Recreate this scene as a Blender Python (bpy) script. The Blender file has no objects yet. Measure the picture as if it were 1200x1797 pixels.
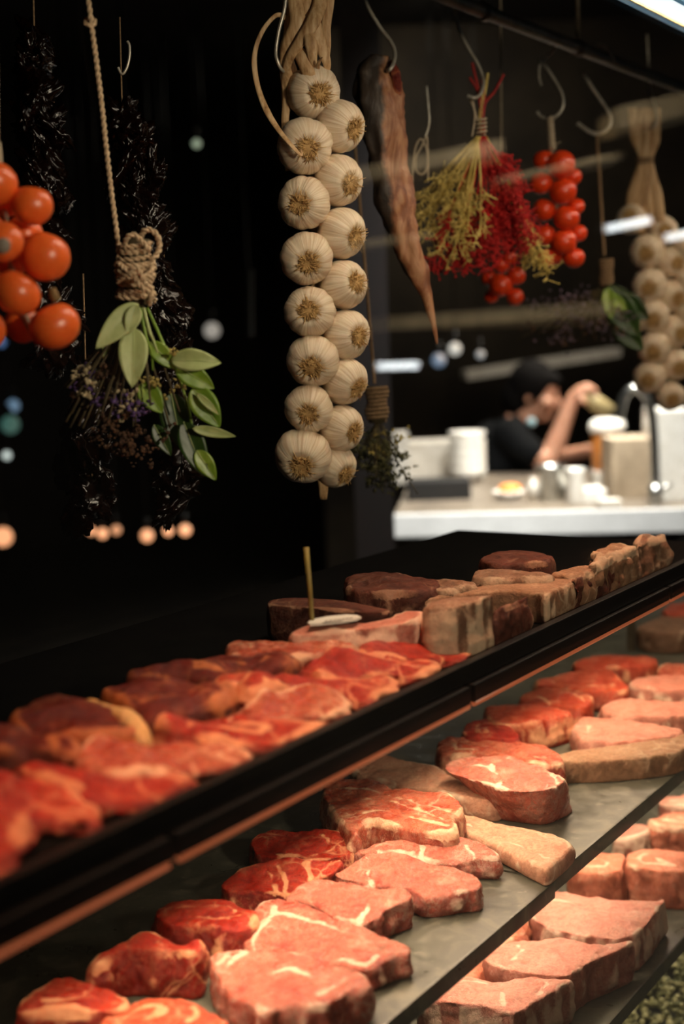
import bpy, bmesh, math, random
import numpy as np
from mathutils import Vector, Matrix, noise, Quaternion
from math import sin, cos, pi, radians
sc = bpy.context.scene
COL = sc.collection
# ------------------------------------------------------------------ camera, world, exposure, lights
F = 2500.0                      # focal length in pixels of the 1200x1797 frame (50 mm on 24x36)
CAM = Vector((0, -.6, 1.5)); AZ, PITCH, ROLL = .561, .1245, -.035
_fw = Vector((cos(AZ)*cos(PITCH), sin(AZ)*cos(PITCH), -sin(PITCH)))
_rt = Vector((sin(AZ), -cos(AZ), 0)); _up = _rt.cross(_fw)
RT = _rt*cos(ROLL) + _up*sin(ROLL); UP = _up*cos(ROLL) - _rt*sin(ROLL); FW = _fw
cd = bpy.data.cameras.new('camera'); cam = bpy.data.objects.new('camera', cd); COL.objects.link(cam)
cam.matrix_world = Matrix(((RT.x, UP.x, -FW.x, CAM.x), (RT.y, UP.y, -FW.y, CAM.y), (RT.z, UP.z, -FW.z, CAM.z), (0, 0, 0, 1)))
cd.sensor_fit = 'HORIZONTAL'; cd.sensor_width = 24; cd.lens = 50; cd.clip_start = .02
cd.dof.use_dof = True; cd.dof.focus_distance = 1.58; cd.dof.aperture_fstop = 3.3
sc.camera = cam
w = bpy.data.worlds.new('world'); sc.world = w; w.use_nodes = True
w.node_tree.nodes['Background'].inputs[0].default_value = (.9, .75, .6, 1)
w.node_tree.nodes['Background'].inputs[1].default_value = .009
vs = sc.view_settings; vs.view_transform = 'Standard'; vs.look = 'None'; vs.gamma = 1; vs.exposure = 0; vs.use_curve_mapping = False

def lamp(name, kind, loc, energy, color, size=(1, .05), direction=(0, 0, -1), spread=None, angle=None):
    d = bpy.data.lights.new(name, kind); d.energy = energy; d.color = color
    if kind == 'AREA':
        d.shape = 'RECTANGLE'; d.size, d.size_y = size
        if spread: d.spread = spread
    elif kind == 'SPOT':
        d.spot_size = angle or 1; d.spot_blend = .6; d.shadow_soft_size = size[0]
    else: d.shadow_soft_size = size[0]
    o = bpy.data.objects.new(name, d); COL.objects.link(o); o.location = loc
    z = -Vector(direction).normalized(); x = Vector((1, 0, 0)); x = (x - z*x.dot(z))
    if x.length < .01: x = Vector((0, 1, 0))
    x.normalize(); y = z.cross(x)
    o.matrix_world = Matrix(((x.x, y.x, z.x, loc[0]), (x.y, y.y, z.y, loc[1]), (x.z, y.z, z.z, loc[2]), (0, 0, 0, 1)))
    return o
# LED strips of the cabinet: under the canopy, under the top shelf, under the middle shelf
lamp('added_meat_light', 'AREA', (1.42, -.004, 1.898), 2.0, (1, .46, .26), (1.8, .02), (0, .04, -1), spread=radians(32))  # red-tinted strip added, unseen, to brighten the top shelf only
lamp('canopy_strip_light', 'AREA', (2.2, .041, 1.898), 8, (1, .76, .54), (2.4, .036), (0, .15, -.98), spread=radians(150))
lamp('shelf_strip_light', 'AREA', (1.30, .125, 1.158), 7.4, (1, .70, .47), (1.5, .03), (0, -.12, -1), spread=radians(165))
lamp('shelf_strip_light', 'AREA', (2.4, .125, .882), 6.5, (1, .75, .55), (2.2, .03), (0, -.12, -1), spread=radians(140))
# unseen spot added in front of the cabinet to brighten the hanging things
lamp('added_front_spot', 'SPOT', (.4, -1.6, 1.80), 76, (1, .80, .60), (.06, .05), (1.25, 1.94, -.08), angle=radians(58))
# unseen lamp added to light the shop boards mirrored in the glass
lamp('added_shop_light', 'AREA', (4.4, -1.3, 3.15), 42, (1, .86, .66), (1.6, .3), (0, -.35, -1), spread=radians(110))
# kitchen lamps over the counter
lamp('kitchen_ceiling_light', 'AREA', (4.5, 1.2, 3.17), 40, (1, .93, .84), (1.2, .5), (0, 0, -1), spread=radians(75))
lamp('kitchen_edge_fill', 'AREA', (3.75, .75, 2.9), 26, (1, .97, .93), (.7, .2), (.45, .6, -1.9), spread=radians(70))  # unseen fill added to brighten the counter's front edge
lamp('kitchen_wall_fill', 'AREA', (6.6, 2.9, 3.17), 14, (1, .88, .7), (1.6, .3), (.25, .1, -1))  # unseen fill added to lift the wall behind the bar
lamp('shelf_strip_light', 'AREA', (2.0, .125, .66), 3.0, (1, .84, .62), (1.6, .03), (0, -.12, -1))  # unseen strip added under the lowest shelf to brighten the gravel
lamp('kitchen_ceiling_light', 'AREA', (6.0, 1.3, 3.17), 42, (1, .88, .74), (.6, .6), (-.1, .2, -1), spread=radians(80))

# ------------------------------------------------------------------ geometry of the place from points seen
def ray(x, y): return FW + RT*((x-600)/F) + UP*((898.5-y)/F)
def onz(x, y, z): v = ray(x, y); return CAM + v*((z-CAM.z)/v.z)
def ony(x, y, Y): v = ray(x, y); return CAM + v*((Y-CAM.y)/v.y)
def dist(x, y, D): return CAM + ray(x, y)*D
class Plane:                      # vertical plane square to the line of sight through an anchor
    def __init__(s, x, y, Y=None, D=None):
        s.o = ony(x, y, Y) if D is None else dist(x, y, D)
        n = s.o - CAM; n.z = 0; s.n = n.normalized(); s.r = Vector((s.n.y, -s.n.x, 0)); s.D = (s.o-CAM).dot(FW); s.px = s.D/F
    def at(s, x, y, depth=0):
        v = ray(x, y); o = s.o + s.n*depth
        return CAM + v*((o-CAM).dot(s.n)/v.dot(s.n))

def lin(c): return tuple(((v/255)/12.92 if v/255 <= .04045 else ((v/255+.055)/1.055)**2.4) for v in c)
# ------------------------------------------------------------------ materials
class NT:
    def __init__(s, name):
        s.m = bpy.data.materials.new(name); s.m.use_nodes = True; s.t = s.m.node_tree; s.b = s.t.nodes['Principled BSDF']
    def n(s, typ, **kw):
        nd = s.t.nodes.new(typ)
        for k, v in kw.items():
            if k.startswith('i_'): nd.inputs[int(k[2:]) if k[2:].isdigit() else k[2:]].default_value = v
            else: setattr(nd, k, v)
        return nd
    def l(s, a, b): s.t.links.new(a, b)
    def noise(s, vec, scale, detail=4, rough=.6, dist=0):
        nd = s.n('ShaderNodeTexNoise'); nd.inputs['Scale'].default_value = scale; nd.inputs['Detail'].default_value = detail
        nd.inputs['Roughness'].default_value = rough; nd.inputs['Distortion'].default_value = dist
        if vec: s.l(vec, nd.inputs['Vector'])
        return nd.outputs[0]
    def ramp(s, fac, stops):
        r = s.n('ShaderNodeValToRGB'); e = r.color_ramp.elements
        while len(e) < len(stops): e.new(.5)
        for el, (p, c) in zip(e, stops): el.position = p; el.color = (*c, 1) if len(c) == 3 else c
        s.l(fac, r.inputs[0]); return r.outputs[0]
    def mix(s, fac, a, b, mode='MIX'):
        m = s.n('ShaderNodeMix', data_type='RGBA', blend_type=mode)
        for v, i in ((fac, 0), (a, 6), (b, 7)):
            if isinstance(v, (int, float)): m.inputs[i].default_value = v
            elif isinstance(v, tuple): m.inputs[i].default_value = (*v, 1)
            else: s.l(v, m.inputs[i])
        return m.outputs[2]
    def math(s, op, a, b=0, clamp=False):
        m = s.n('ShaderNodeMath', operation=op, use_clamp=clamp)
        for v, i in ((a, 0), (b, 1)):
            if isinstance(v, (int, float)): m.inputs[i].default_value = v
            else: s.l(v, m.inputs[i])
        return m.outputs[0]
    def bump(s, h, strength=.3, d=.002):
        b = s.n('ShaderNodeBump'); b.inputs['Strength'].default_value = strength; b.inputs['Distance'].default_value = d
        s.l(h, b.inputs['Height']); s.l(b.outputs[0], s.b.inputs['Normal'])
    def obj(s): return s.n('ShaderNodeTexCoord').outputs['Object']
    def attr(s, name, out='Fac'): return s.n('ShaderNodeAttribute', attribute_name=name).outputs[out]
    def set(s, **kw):
        for k, v in kw.items():
            k = k.replace('_', ' '); v = (*v, 1) if isinstance(v, tuple) and len(v) == 3 and 'Radius' not in k else v
            s.b.inputs[k].default_value = v

def simple(name, c1, c2=None, rough=.5, scale=40, metal=0, bump=.15, bd=.001, emit=None, est=0, spec=.5, sss=0, vec=None, thr=(.35, .65)):
    m = NT(name); o = m.obj(); c2 = c2 or tuple(v*.75 for v in c1)
    nz = m.noise(o, scale, 5); m.l(m.ramp(nz, [(thr[0], lin(c2)), (thr[1], lin(c1))]), m.b.inputs['Base Color'])
    m.set(Roughness=rough, Metallic=metal); m.b.inputs['Specular IOR Level'].default_value = spec
    if sss: m.b.inputs['Subsurface Weight'].default_value = sss; m.b.inputs['Subsurface Scale'].default_value = .01
    if bump: m.bump(nz, bump, bd)
    if emit: m.b.inputs['Emission Color'].default_value = (*emit, 1); m.b.inputs['Emission Strength'].default_value = est
    return m.m

def meat_mat(name, deep, red, fat, marb=.5, rough=.33, gloss=.5, webs=.7):
    m = NT(name); o = m.obj()
    big = m.noise(o, 30, 7, .72, .7)
    base = m.ramp(big, [(.34, lin(deep)), (.5, lin(tuple(.35*a+.65*b for a, b in zip(deep, red)))), (.66, lin(red))])
    gr = m.noise(o, 260, 5, .75)
    base = m.mix(m.ramp(gr, [(.40, (.5,)*3), (.58, (0, 0, 0))]), base, lin(tuple(v*.72 for v in deep)))
    base = m.mix(m.math('MULTIPLY', m.attr('side_tone'), .75), base, m.ramp(big, [(.35, lin(tuple(v*.55 for v in deep))), (.62, lin(tuple(.7*a+.2*b for a, b in zip(deep, red))))]))  # side walls mixed toward a darker red
    # fine marbling running through the muscle
    st = m.n('ShaderNodeMapping'); st.inputs['Scale'].default_value = (1, 1.8, 1); m.l(o, st.inputs[0])
    fine = m.noise(st.outputs[0], 60, 8, .68, 1.2)
    vein = m.math('ABSOLUTE', m.math('SUBTRACT', fine, .5))
    vein = m.math('SUBTRACT', 1, m.math('MULTIPLY', vein, 34), clamp=True)
    wide = m.noise(o, 30, 3, .5, .8)
    vein = m.math('MULTIPLY', vein, m.math('MULTIPLY', m.math('SUBTRACT', wide, .4, ), 4*marb, clamp=True), clamp=True)
    fa = m.attr('fat'); fn = m.noise(o, 120, 7, .7, .6)
    fa = m.math('ADD', fa, m.math('MULTIPLY', m.math('SUBTRACT', fn, .5), .9))
    fa = m.math('MULTIPLY', m.math('SUBTRACT', fa, .42), 3.0, clamp=True)
    warp = m.n('ShaderNodeTexNoise', i_Scale=26, i_Detail=3); m.l(o, warp.inputs['Vector'])
    wv = m.n('ShaderNodeVectorMath', operation='MULTIPLY_ADD'); m.l(warp.outputs['Color'], wv.inputs[0]); wv.inputs[1].default_value = (.05,)*3; m.l(o, wv.inputs[2])
    vo = m.n('ShaderNodeTexVoronoi', feature='DISTANCE_TO_EDGE', i_Scale=26); m.l(wv.outputs[0], vo.inputs['Vector'])
    net = m.math('SUBTRACT', 1, m.math('MULTIPLY', vo.outputs['Distance'], 15), clamp=True)
    net = m.math('MULTIPLY', net, m.math('MULTIPLY', m.math('SUBTRACT', m.noise(o, 17, 3), .46), 9*webs, clamp=True), clamp=True)
    tot = m.math('MAXIMUM', m.math('MAXIMUM', fa, m.math('MULTIPLY', net, .8)), m.math('MULTIPLY', vein, .7), clamp=True)
    fatc = m.ramp(m.noise(o, 60, 5), [(.3, lin(tuple(.68*a+.26*b for a, b in zip(fat, red)))), (.5, lin(tuple(.82*a+.1*b for a, b in zip(fat, red)))), (.68, lin(fat))])
    col = m.mix(tot, base, fatc)
    m.l(col, m.b.inputs['Base Color'])
    rg = m.math('ADD', m.math('MULTIPLY', m.noise(o, 60, 3), .3), rough-.15)
    m.l(rg, m.b.inputs['Roughness']); m.b.inputs['Specular IOR Level'].default_value = gloss*.8
    m.b.inputs['Subsurface Weight'].default_value = .12; m.b.inputs['Subsurface Scale'].default_value = .006
    m.b.inputs['Subsurface Radius'].default_value = (1, .3, .2)
    h = m.math('ADD', m.math('MULTIPLY', m.noise(o, 210, 6, .7, .5), .75), m.math('ADD', m.math('MULTIPLY', big, 1.5), m.math('MULTIPLY', tot, .25)))
    m.bump(h, .9, .003)
    return m.m

MT = {
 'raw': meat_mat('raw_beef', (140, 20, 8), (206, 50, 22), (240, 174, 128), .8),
 'deep': meat_mat('shaded_beef', (78, 13, 6), (128, 28, 13), (206, 130, 78), .6),  # beef colour darkened to paint the shade at the top shelf's back left
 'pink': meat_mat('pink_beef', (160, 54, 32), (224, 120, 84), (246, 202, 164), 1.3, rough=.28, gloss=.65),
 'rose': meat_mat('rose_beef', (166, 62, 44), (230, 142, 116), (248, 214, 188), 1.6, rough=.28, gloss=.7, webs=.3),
 'pale': meat_mat('pale_cut', (200, 116, 94), (228, 160, 136), (238, 204, 176), .7, .42, webs=.2),
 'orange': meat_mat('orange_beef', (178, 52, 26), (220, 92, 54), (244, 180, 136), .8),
 'peach': meat_mat('peach_cut', (206, 106, 74), (232, 146, 110), (246, 206, 172), .6, .42, webs=.3),
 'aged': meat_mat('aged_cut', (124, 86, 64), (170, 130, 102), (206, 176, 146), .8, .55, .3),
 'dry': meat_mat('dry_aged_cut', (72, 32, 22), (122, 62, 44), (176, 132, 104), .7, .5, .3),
 'bone': meat_mat('bone', (206, 140, 112), (234, 184, 150), (250, 220, 190), .3, .5, .35),
 'agedbone': meat_mat('aged_bone', (150, 106, 76), (186, 146, 114), (214, 182, 150), .3, .55, .3),
 'fatcap': meat_mat('fat_cap', (226, 180, 110), (240, 204, 140), (250, 220, 160), .3, .45),
}
# ------------------------------------------------------------------ object helpers
def tag(o, label=None, cat=None, group=None, kind=None):
    if label: o['label'] = label
    if cat: o['category'] = cat
    if group: o['group'] = group
    if kind: o['kind'] = kind
    return o
def empty(name, loc, label=None, cat=None, group=None):
    o = bpy.data.objects.new(name, None); o.empty_display_size = .02; COL.objects.link(o); o.location = loc
    return tag(o, label, cat, group)
class MB:
    def __init__(s): s.v = []; s.f = []
    def add(s, v, f): n = len(s.v); s.v += [Vector(p) for p in v]; s.f += [tuple(i+n for i in q) for q in f]; return s
    def box(s, lo, hi):
        x0, y0, z0 = lo; x1, y1, z1 = hi
        return s.add([(x0,y0,z0),(x1,y0,z0),(x1,y1,z0),(x0,y1,z0),(x0,y0,z1),(x1,y0,z1),(x1,y1,z1),(x0,y1,z1)],
                     [(3,2,1,0),(4,5,6,7),(0,1,5,4),(1,2,6,5),(2,3,7,6),(3,0,4,7)])
    def tube(s, pts, rad, seg=8, flat=1, twist=0, up=None, cap=True):
        pts = [Vector(p) for p in pts]; n = len(pts)
        if isinstance(rad, (int, float)): rad = [rad]*n
        vs_, fs = [], []; t = (pts[1]-pts[0]).normalized()
        u = Vector(up) if up else (Vector((0, 0, 1)) if abs(t.z) < .9 else Vector((1, 0, 0)))
        u = (u - t*u.dot(t)).normalized()
        for i, p in enumerate(pts):
            t2 = (pts[min(i+1, n-1)]-pts[max(i-1, 0)])
            t2 = t2.normalized() if t2.length > 1e-9 else t
            q = t.rotation_difference(t2); u = (q @ u); u = (u - t2*u.dot(t2)).normalized(); t = t2; b = t.cross(u)
            for k in range(seg):
                a = 2*pi*k/seg + twist*i
                vs_.append(p + (u*cos(a)*flat + b*sin(a))*rad[i])
        for i in range(n-1):
            for k in range(seg):
                a, b2 = i*seg+k, i*seg+(k+1) % seg; fs.append((a, b2, b2+seg, a+seg))
        if cap: fs.append(tuple(range(seg-1, -1, -1))); fs.append(tuple(range((n-1)*seg, n*seg)))
        return s.add(vs_, fs)
    def lathe(s, prof, seg=24, c=(0, 0, 0), axis=None):
        v, f = [], []; c = Vector(c); q = Vector((0, 0, 1)).rotation_difference(Vector(axis)) if axis else Quaternion()
        for r, z in prof:
            for k in range(seg): a = 2*pi*k/seg; v.append(c + q @ Vector((r*cos(a), r*sin(a), z)))
        for i in range(len(prof)-1):
            for k in range(seg):
                a, b = i*seg+k, i*seg+(k+1) % seg; f.append((a, b, b+seg, a+seg))
        f.append(tuple(range(seg-1, -1, -1))); f.append(tuple(range((len(prof)-1)*seg, len(prof)*seg)))
        return s.add(v, f)
    def ball(s, c, r, sx=1, sy=1, sz=1, seg=16, rings=10, fn=None):
        v, f = [], []; c = Vector(c)
        for i in range(rings+1):
            th = pi*i/rings
            for k in range(seg):
                a = 2*pi*k/seg; d = Vector((sin(th)*cos(a), sin(th)*sin(a), cos(th)))
                m = fn(d) if fn else 1
                v.append(c + Vector((d.x*sx, d.y*sy, d.z*sz))*r*m)
        for i in range(rings):
            for k in range(seg):
                a, b = i*seg+k, i*seg+(k+1) % seg; f.append((a, a+seg, b+seg, b))
        return s.add(v, f)
    def obj(s, name, mat, parent=None, smooth=True, loc=None, bevel=0, attrs=None, world_origin=True):
        # vertices are given in world space; origin goes to the parent's or own base centre
        if loc is None:
            if parent is not None: loc = wloc(parent)
            else:
                xs = [p.x for p in s.v]; ys = [p.y for p in s.v]; zs = [p.z for p in s.v]
                loc = Vector(((min(xs)+max(xs))/2, (min(ys)+max(ys))/2, min(zs)))
        loc = Vector(loc); me = bpy.data.meshes.new(name)
        me.from_pydata([p-loc for p in s.v], [], s.f); me.validate(); me.update()
        o = bpy.data.objects.new(name, me); COL.objects.link(o)
        if parent is not None: o.parent = parent; o.location = loc - wloc(parent)
        else: o.location = loc
        if bevel:
            b = bmesh.new(); b.from_mesh(me); bmesh.ops.recalc_face_normals(b, faces=b.faces)
            bmesh.ops.bevel(b, geom=b.edges[:], offset=bevel, segments=2, affect='EDGES', profile=.7); b.to_mesh(me); b.free()
        else:
            b = bmesh.new(); b.from_mesh(me); bmesh.ops.recalc_face_normals(b, faces=b.faces); b.to_mesh(me); b.free()
        if smooth: me.shade_smooth()
        me.materials.append(mat)
        return o
def wloc(o):
    p = Vector(o.location)
    while o.parent is not None: o = o.parent; p = p + Vector(o.location)
    return p
def crom(pts, n=6, closed=False):
    P = [Vector(p) for p in pts]; N = len(P); out = []
    rng = range(N) if closed else range(N-1)
    for i in rng:
        if closed: a, b, c, d = P[(i-1) % N], P[i], P[(i+1) % N], P[(i+2) % N]
        else: a, b, c, d = P[max(i-1, 0)], P[i], P[i+1], P[min(i+2, N-1)]
        for k in range(n):
            t = k/n; out.append(.5*((2*b)+(c-a)*t+(2*a-5*b+4*c-d)*t*t+(3*b-a-3*c+d)*t**3))
    if not closed: out.append(P[-1])
    return out
def lerp_list(r, n):
    m = len(r)-1; return [r[min(int(i/(n-1)*m), m-1)] + (r[min(int(i/(n-1)*m), m-1)+1]-r[min(int(i/(n-1)*m), m-1)])*(i/(n-1)*m-min(int(i/(n-1)*m), m-1)) for i in range(n)]
def copy_tree(o, parent=None):
    c = o.copy(); COL.objects.link(c)
    if parent is not None: c.parent = parent
    for ch in [k for k in bpy.data.objects if k.parent == o]: copy_tree(ch, c)
    return c
def remesh(o, voxel, smooth=0):
    md = o.modifiers.new('r', 'REMESH'); md.mode = 'VOXEL'; md.voxel_size = voxel
    if smooth: ms = o.modifiers.new('s', 'SMOOTH'); ms.factor = .5; ms.iterations = smooth
    bpy.context.view_layer.update()
    dg = bpy.context.evaluated_depsgraph_get(); me = bpy.data.meshes.new_from_object(o.evaluated_get(dg))
    o.modifiers.clear(); old = o.data; nm = old.name; o.data = me; bpy.data.meshes.remove(old); me.name = nm; me.shade_smooth(); return me

# ------------------------------------------------------------------ a cut of meat: real thickness, rounded, lumpy, with fat seams
def seg_dist(P, A, closed):
    A = np.array(A); B = np.roll(A, -1, 0) if closed else A[1:]; A0 = A if closed else A[:-1]
    d = B-A0; L = (d**2).sum(1)+1e-12
    w_ = P[:, None, :]-A0[None]; t = np.clip((w_*d[None]).sum(2)/L, 0, 1)
    q = w_-t[..., None]*d[None]; return np.sqrt((q**2).sum(2)).min(1)
YMIN = .004
def cut(name, outline, z0, t, mat, label=None, cat=None, group=None, seams=None, rim=.35, voxel=.0032, lump=.0035, flare=.004,
        parent=None, seed=0, fatside=.5, smooth=2, z0px=None, eye=True, tilt=0, drape=False, foot=None):
    rnd = random.Random(seed*77+5)
    top = [onz(x, y, z0+t) for x, y in outline]
    cdir = Vector((-cos(AZ), -sin(AZ), 0)); pr = [p.dot(cdir) for p in top]; p_lo, p_hi = min(pr), max(pr)
    def hh(px_, py_):              # height of the upper face as a share of the thickness: draped or leaning cuts get lower towards the front
        h = 1.0
        if drape: q_ = min(max((py_+.005)/.10, 0), 1); h *= .28+.72*q_*q_*(3-2*q_)
        if tilt: h *= 1-tilt*min(max((px_*cdir.x+py_*cdir.y-p_lo)/(p_hi-p_lo), 0), 1)
        return h
    if drape or tilt:
        for it in range(6): top = [onz(x, y, z0+t*hh(p.x, p.y)) for (x, y), p in zip(outline, top)]
    top = [Vector((p.x, max(p.y, YMIN), z0+t)) for p in top]
    top = crom(top, 4, True)
    n = len(top); area = sum(top[i].x*top[(i+1) % n].y-top[(i+1) % n].x*top[i].y for i in range(n))
    if area < 0: top.reverse()
    ft = crom([onz(x, y, z0) for x, y in foot], 4, True) if foot else None
    if ft and area < 0: ft.reverse()
    nor = []
    for i in range(n):
        d = (top[(i+1) % n]-top[i-1]); nor.append(Vector((d.y, -d.x, 0)).normalized())
    rings = []
    for zz, off in ((0, .2), (.12, .9), (.4, 1.15), (.75, .8), (1, 0)):
        rings.append([Vector((p.x, p.y, z0+t*zz)) + q*flare*off for p, q in zip(top, nor)] if not ft else [Vector((g.x+(p.x-g.x)*zz**.8, g.y+(p.y-g.y)*zz**.8, z0+t*zz)) for p, g in zip(top, ft)])
    m = MB(); m.add(sum(rings, []), [(i*n+k, i*n+(k+1) % n, (i+1)*n+(k+1) % n, (i+1)*n+k) for i in range(4) for k in range(n)])
    m.f += [tuple(range(n-1, -1, -1)), tuple(range(4*n, 5*n))]
    o = m.obj(name, mat, parent)
    bm = bmesh.new(); bm.from_mesh(o.data); bmesh.ops.triangulate(bm, faces=[f for f in bm.faces if len(f.verts) > 4], ngon_method='EAR_CLIP'); bm.to_mesh(o.data); bm.free()
    me = remesh(o, voxel, smooth)
    if not me.materials: me.materials.append(mat)
    loc = wloc(o); N = len(me.vertices); co = np.empty(N*3); me.vertices.foreach_get('co', co); co = co.reshape(-1, 3) + np.array(loc)
    nr = np.empty(N*3); me.vertices.foreach_get('normal', nr); nr = nr.reshape(-1, 3)
    T = np.array([(p.x, p.y) for p in top]); de = seg_dist(co[:, :2], T, True)
    hz = (co[:, 2]-z0)/t
    off = Vector((seed*3.1, seed*1.7, seed*.9))
    a1 = np.empty(N); a2 = np.empty(N); a3 = np.empty(N)
    for i in range(N):
        p = Vector(co[i])
        a1[i] = noise.noise((p+off)*28); a2[i] = noise.noise((p+off)*95); a3[i] = noise.noise(Vector((p.x*70, p.y*70, p.z*16))+off)
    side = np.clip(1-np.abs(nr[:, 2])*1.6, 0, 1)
    disp = lump*(a1*1.3+a2*.55) + side*(a3*lump*1.2)
    grow = np.clip(hz*4, 0, 1)                        # the underside stays flat on the shelf
    crown = np.clip(de/.03, 0, 1)*lump*(1.6 if drape else .5)*(nr[:, 2] > .5)
    # seams of fat
    if drape: lump_d = lump*1.6; disp = disp + np.clip(nr[:, 2], 0, 1)*lump_d*a1
    fat = np.zeros(N)
    up_ = nr[:, 2] > .25
    S = []
    if seams is not None:
        for s_ in seams: S.append([(p.x, p.y) for p in crom([onz(x, y, z0+t) for x, y in s_], 5)])
    elif eye:
        k0 = rnd.randrange(n); k1 = int(n*rnd.uniform(.45, .62)); c = T.mean(0); pts = []
        for k in range(k1+1):
            i = (k0+k) % n; dn = rnd.uniform(.010, .020)
            pts.append((T[i][0]-nor[i].x*.014+(c[0]-T[i][0])*.12, T[i][1]-nor[i].y*.014+(c[1]-T[i][1])*.12))
        S.append(pts[::2]+[pts[-1]])
        e = pts[-1]; q = pts[0]; mid = (c[0]+rnd.uniform(-.01, .01), c[1]+rnd.uniform(-.01, .01))
        S.append([e, ((e[0]+mid[0])/2, (e[1]+mid[1])/2), mid, ((q[0]+mid[0]*2)/3, (q[1]+mid[1]*2)/3)])
    wob = co[:, :2] + np.stack([a1, a2], 1)*.004
    groove = np.zeros(N)
    for s_ in S:
        if len(s_) < 2: continue
        d = seg_dist(wob, s_, False); wd = .0018*(1+.9*a1)
        v = np.clip(1.25-d/np.maximum(wd, .0012)*.5, 0, 1); fat = np.maximum(fat, v*up_*np.clip(.78+.9*a1+.5*a2, 0, 1)); groove = np.maximum(groove, v*up_)
    fat = np.maximum(fat, np.clip(rim+a1*1.1, 0, 1)*np.clip(1.4-de/.0045, 0, 1)*up_)
    fat = np.maximum(fat, side*np.clip((fatside-.5)*(.9 if fatside < .8 else 1.9)+a3*1.5+a1*.6, 0, 1)*.9)
    disp = disp - groove*.0012
    co2 = co + nr*(disp+crown)[:, None]*grow[:, None]
    if drape or tilt:
        co2[:, 2] = z0 + (co2[:, 2]-z0)*np.array([hh(a_, b_) for a_, b_ in co[:, :2]])
    co2[:, 2] = np.maximum(co2[:, 2], z0+.0002); co2 -= np.array(loc)
    me.vertices.foreach_set('co', co2.ravel()); me.update()
    ar = me.attributes.new('side_tone', 'FLOAT', 'POINT'); ar.data.foreach_set('value', np.clip(side*1.3, 0, 1).astype(np.float32))
    at = me.attributes.new('fat', 'FLOAT', 'POINT'); at.data.foreach_set('value', np.clip(fat, 0, 1).astype(np.float32))
    return tag(o, label, cat, group)
# ------------------------------------------------------------------ room shell
M_wall = simple('dark_plaster', (34, 29, 26), (22, 19, 17), .85, 3)
M_kwall = simple('kitchen_wall', (70, 60, 48), (46, 39, 32), .8, 2.5)
M_floor = NT('dark_floor_tiles')
_o = M_floor.obj(); _b = M_floor.n('ShaderNodeTexBrick', i_Scale=1.0); M_floor.l(_o, _b.inputs['Vector'])
_b.inputs['Color1'].default_value = (.02, .018, .016, 1); _b.inputs['Color2'].default_value = (.028, .024, .02, 1); _b.inputs['Mortar'].default_value = (.008, .008, .008, 1)
M_floor.l(_b.outputs['Color'], M_floor.b.inputs['Base Color']); M_floor.set(Roughness=.4); M_floor = M_floor.m
def structure(name, lo, hi, mat): return tag(MB().box(lo, hi).obj(name, mat, smooth=False), kind='structure')
structure('floor', (-4, -4, -.1), (11, 7, 0), M_floor)
structure('ceiling', (-4, -4, 3.2), (11, 7, 3.3), M_wall)
structure('wall_back', (-4.0, 6.9, 0), (10.9, 7, 3.2), M_wall)
structure('wall_front', (-4.0, -4, 0), (10.9, -3.9, 3.2), M_wall)
structure('wall_left', (-4.1, -4, 0), (-4, 7, 3.2), M_wall)
structure('wall_right', (10.9, -3.9, 0), (11, 6.9, 3.2), M_kwall)
# ------------------------------------------------------------------ the glass fronted meat cabinet
M_black = simple('black_metal', (16, 14, 13), (11, 10, 9), .38, 25, spec=.4)
M_matt = simple('matt_black_panel', (12, 11, 10), (8, 7, 7), .95, 25, spec=.05)
M_slate = NT('grey_shelf_slab'); _o = M_slate.obj()
_a = M_slate.noise(_o, 6, 6, .65, .5); _c = M_slate.noise(_o, 70, 4, .7); _d = M_slate.noise(_o, 19, 5, .6, 2)
_col = M_slate.ramp(_a, [(.3, lin((54, 55, 47))), (.7, lin((94, 95, 83)))])
_col = M_slate.mix(M_slate.ramp(_d, [(.5, (0, 0, 0)), (.72, (.45, .45, .45))]), _col, lin((146, 140, 122)))
_col = M_slate.mix(M_slate.ramp(_c, [(.62, (0, 0, 0)), (.75, (.5, .5, .5))]), _col, lin((160, 152, 136)))
M_slate.l(_col, M_slate.b.inputs['Base Color']); M_slate.l(M_slate.ramp(_d, [(.3, (.25,)*3), (.7, (.5,)*3)]), M_slate.b.inputs['Roughness'])
M_slate.bump(_c, .2, .0006); M_slate = M_slate.m
M_led = simple('led_diffuser', (120, 50, 28), (80, 30, 16), .35, 30, emit=(1, .24, .09), est=.32)
M_steel = simple('brushed_steel', (190, 190, 186), (150, 150, 146), .28, 60, metal=1, bump=.05)
M_dsteel = simple('dull_steel_rail', (120, 108, 90), (84, 74, 60), .42, 30, metal=.5, bump=.05)
M_glass = NT('clear_glass'); _t = M_glass.n('ShaderNodeBsdfTransparent'); _g = M_glass.n('ShaderNodeBsdfGlossy'); _g.inputs['Roughness'].default_value = .01
_t.inputs[0].default_value = (.97, .985, .975, 1)
_f = M_glass.n('ShaderNodeFresnel'); _f.inputs[0].default_value = 1.45; _x = M_glass.n('ShaderNodeMixShader')
_bf = M_glass.n('ShaderNodeNewGeometry').outputs['Backfacing']
M_glass.l(M_glass.math('SUBTRACT', 1.45, M_glass.math('MULTIPLY', _bf, 1.45-1/1.45)), _f.inputs[0])   # same reflection from either face of the pane
M_glass.l(_f.outputs[0], _x.inputs[0]); M_glass.l(_t.outputs[0], _x.inputs[1]); M_glass.l(_g.outputs[0], _x.inputs[2])
M_glass.l(_x.outputs[0], M_glass.t.nodes['Material Output'].inputs['Surface']); M_glass = M_glass.m

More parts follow.
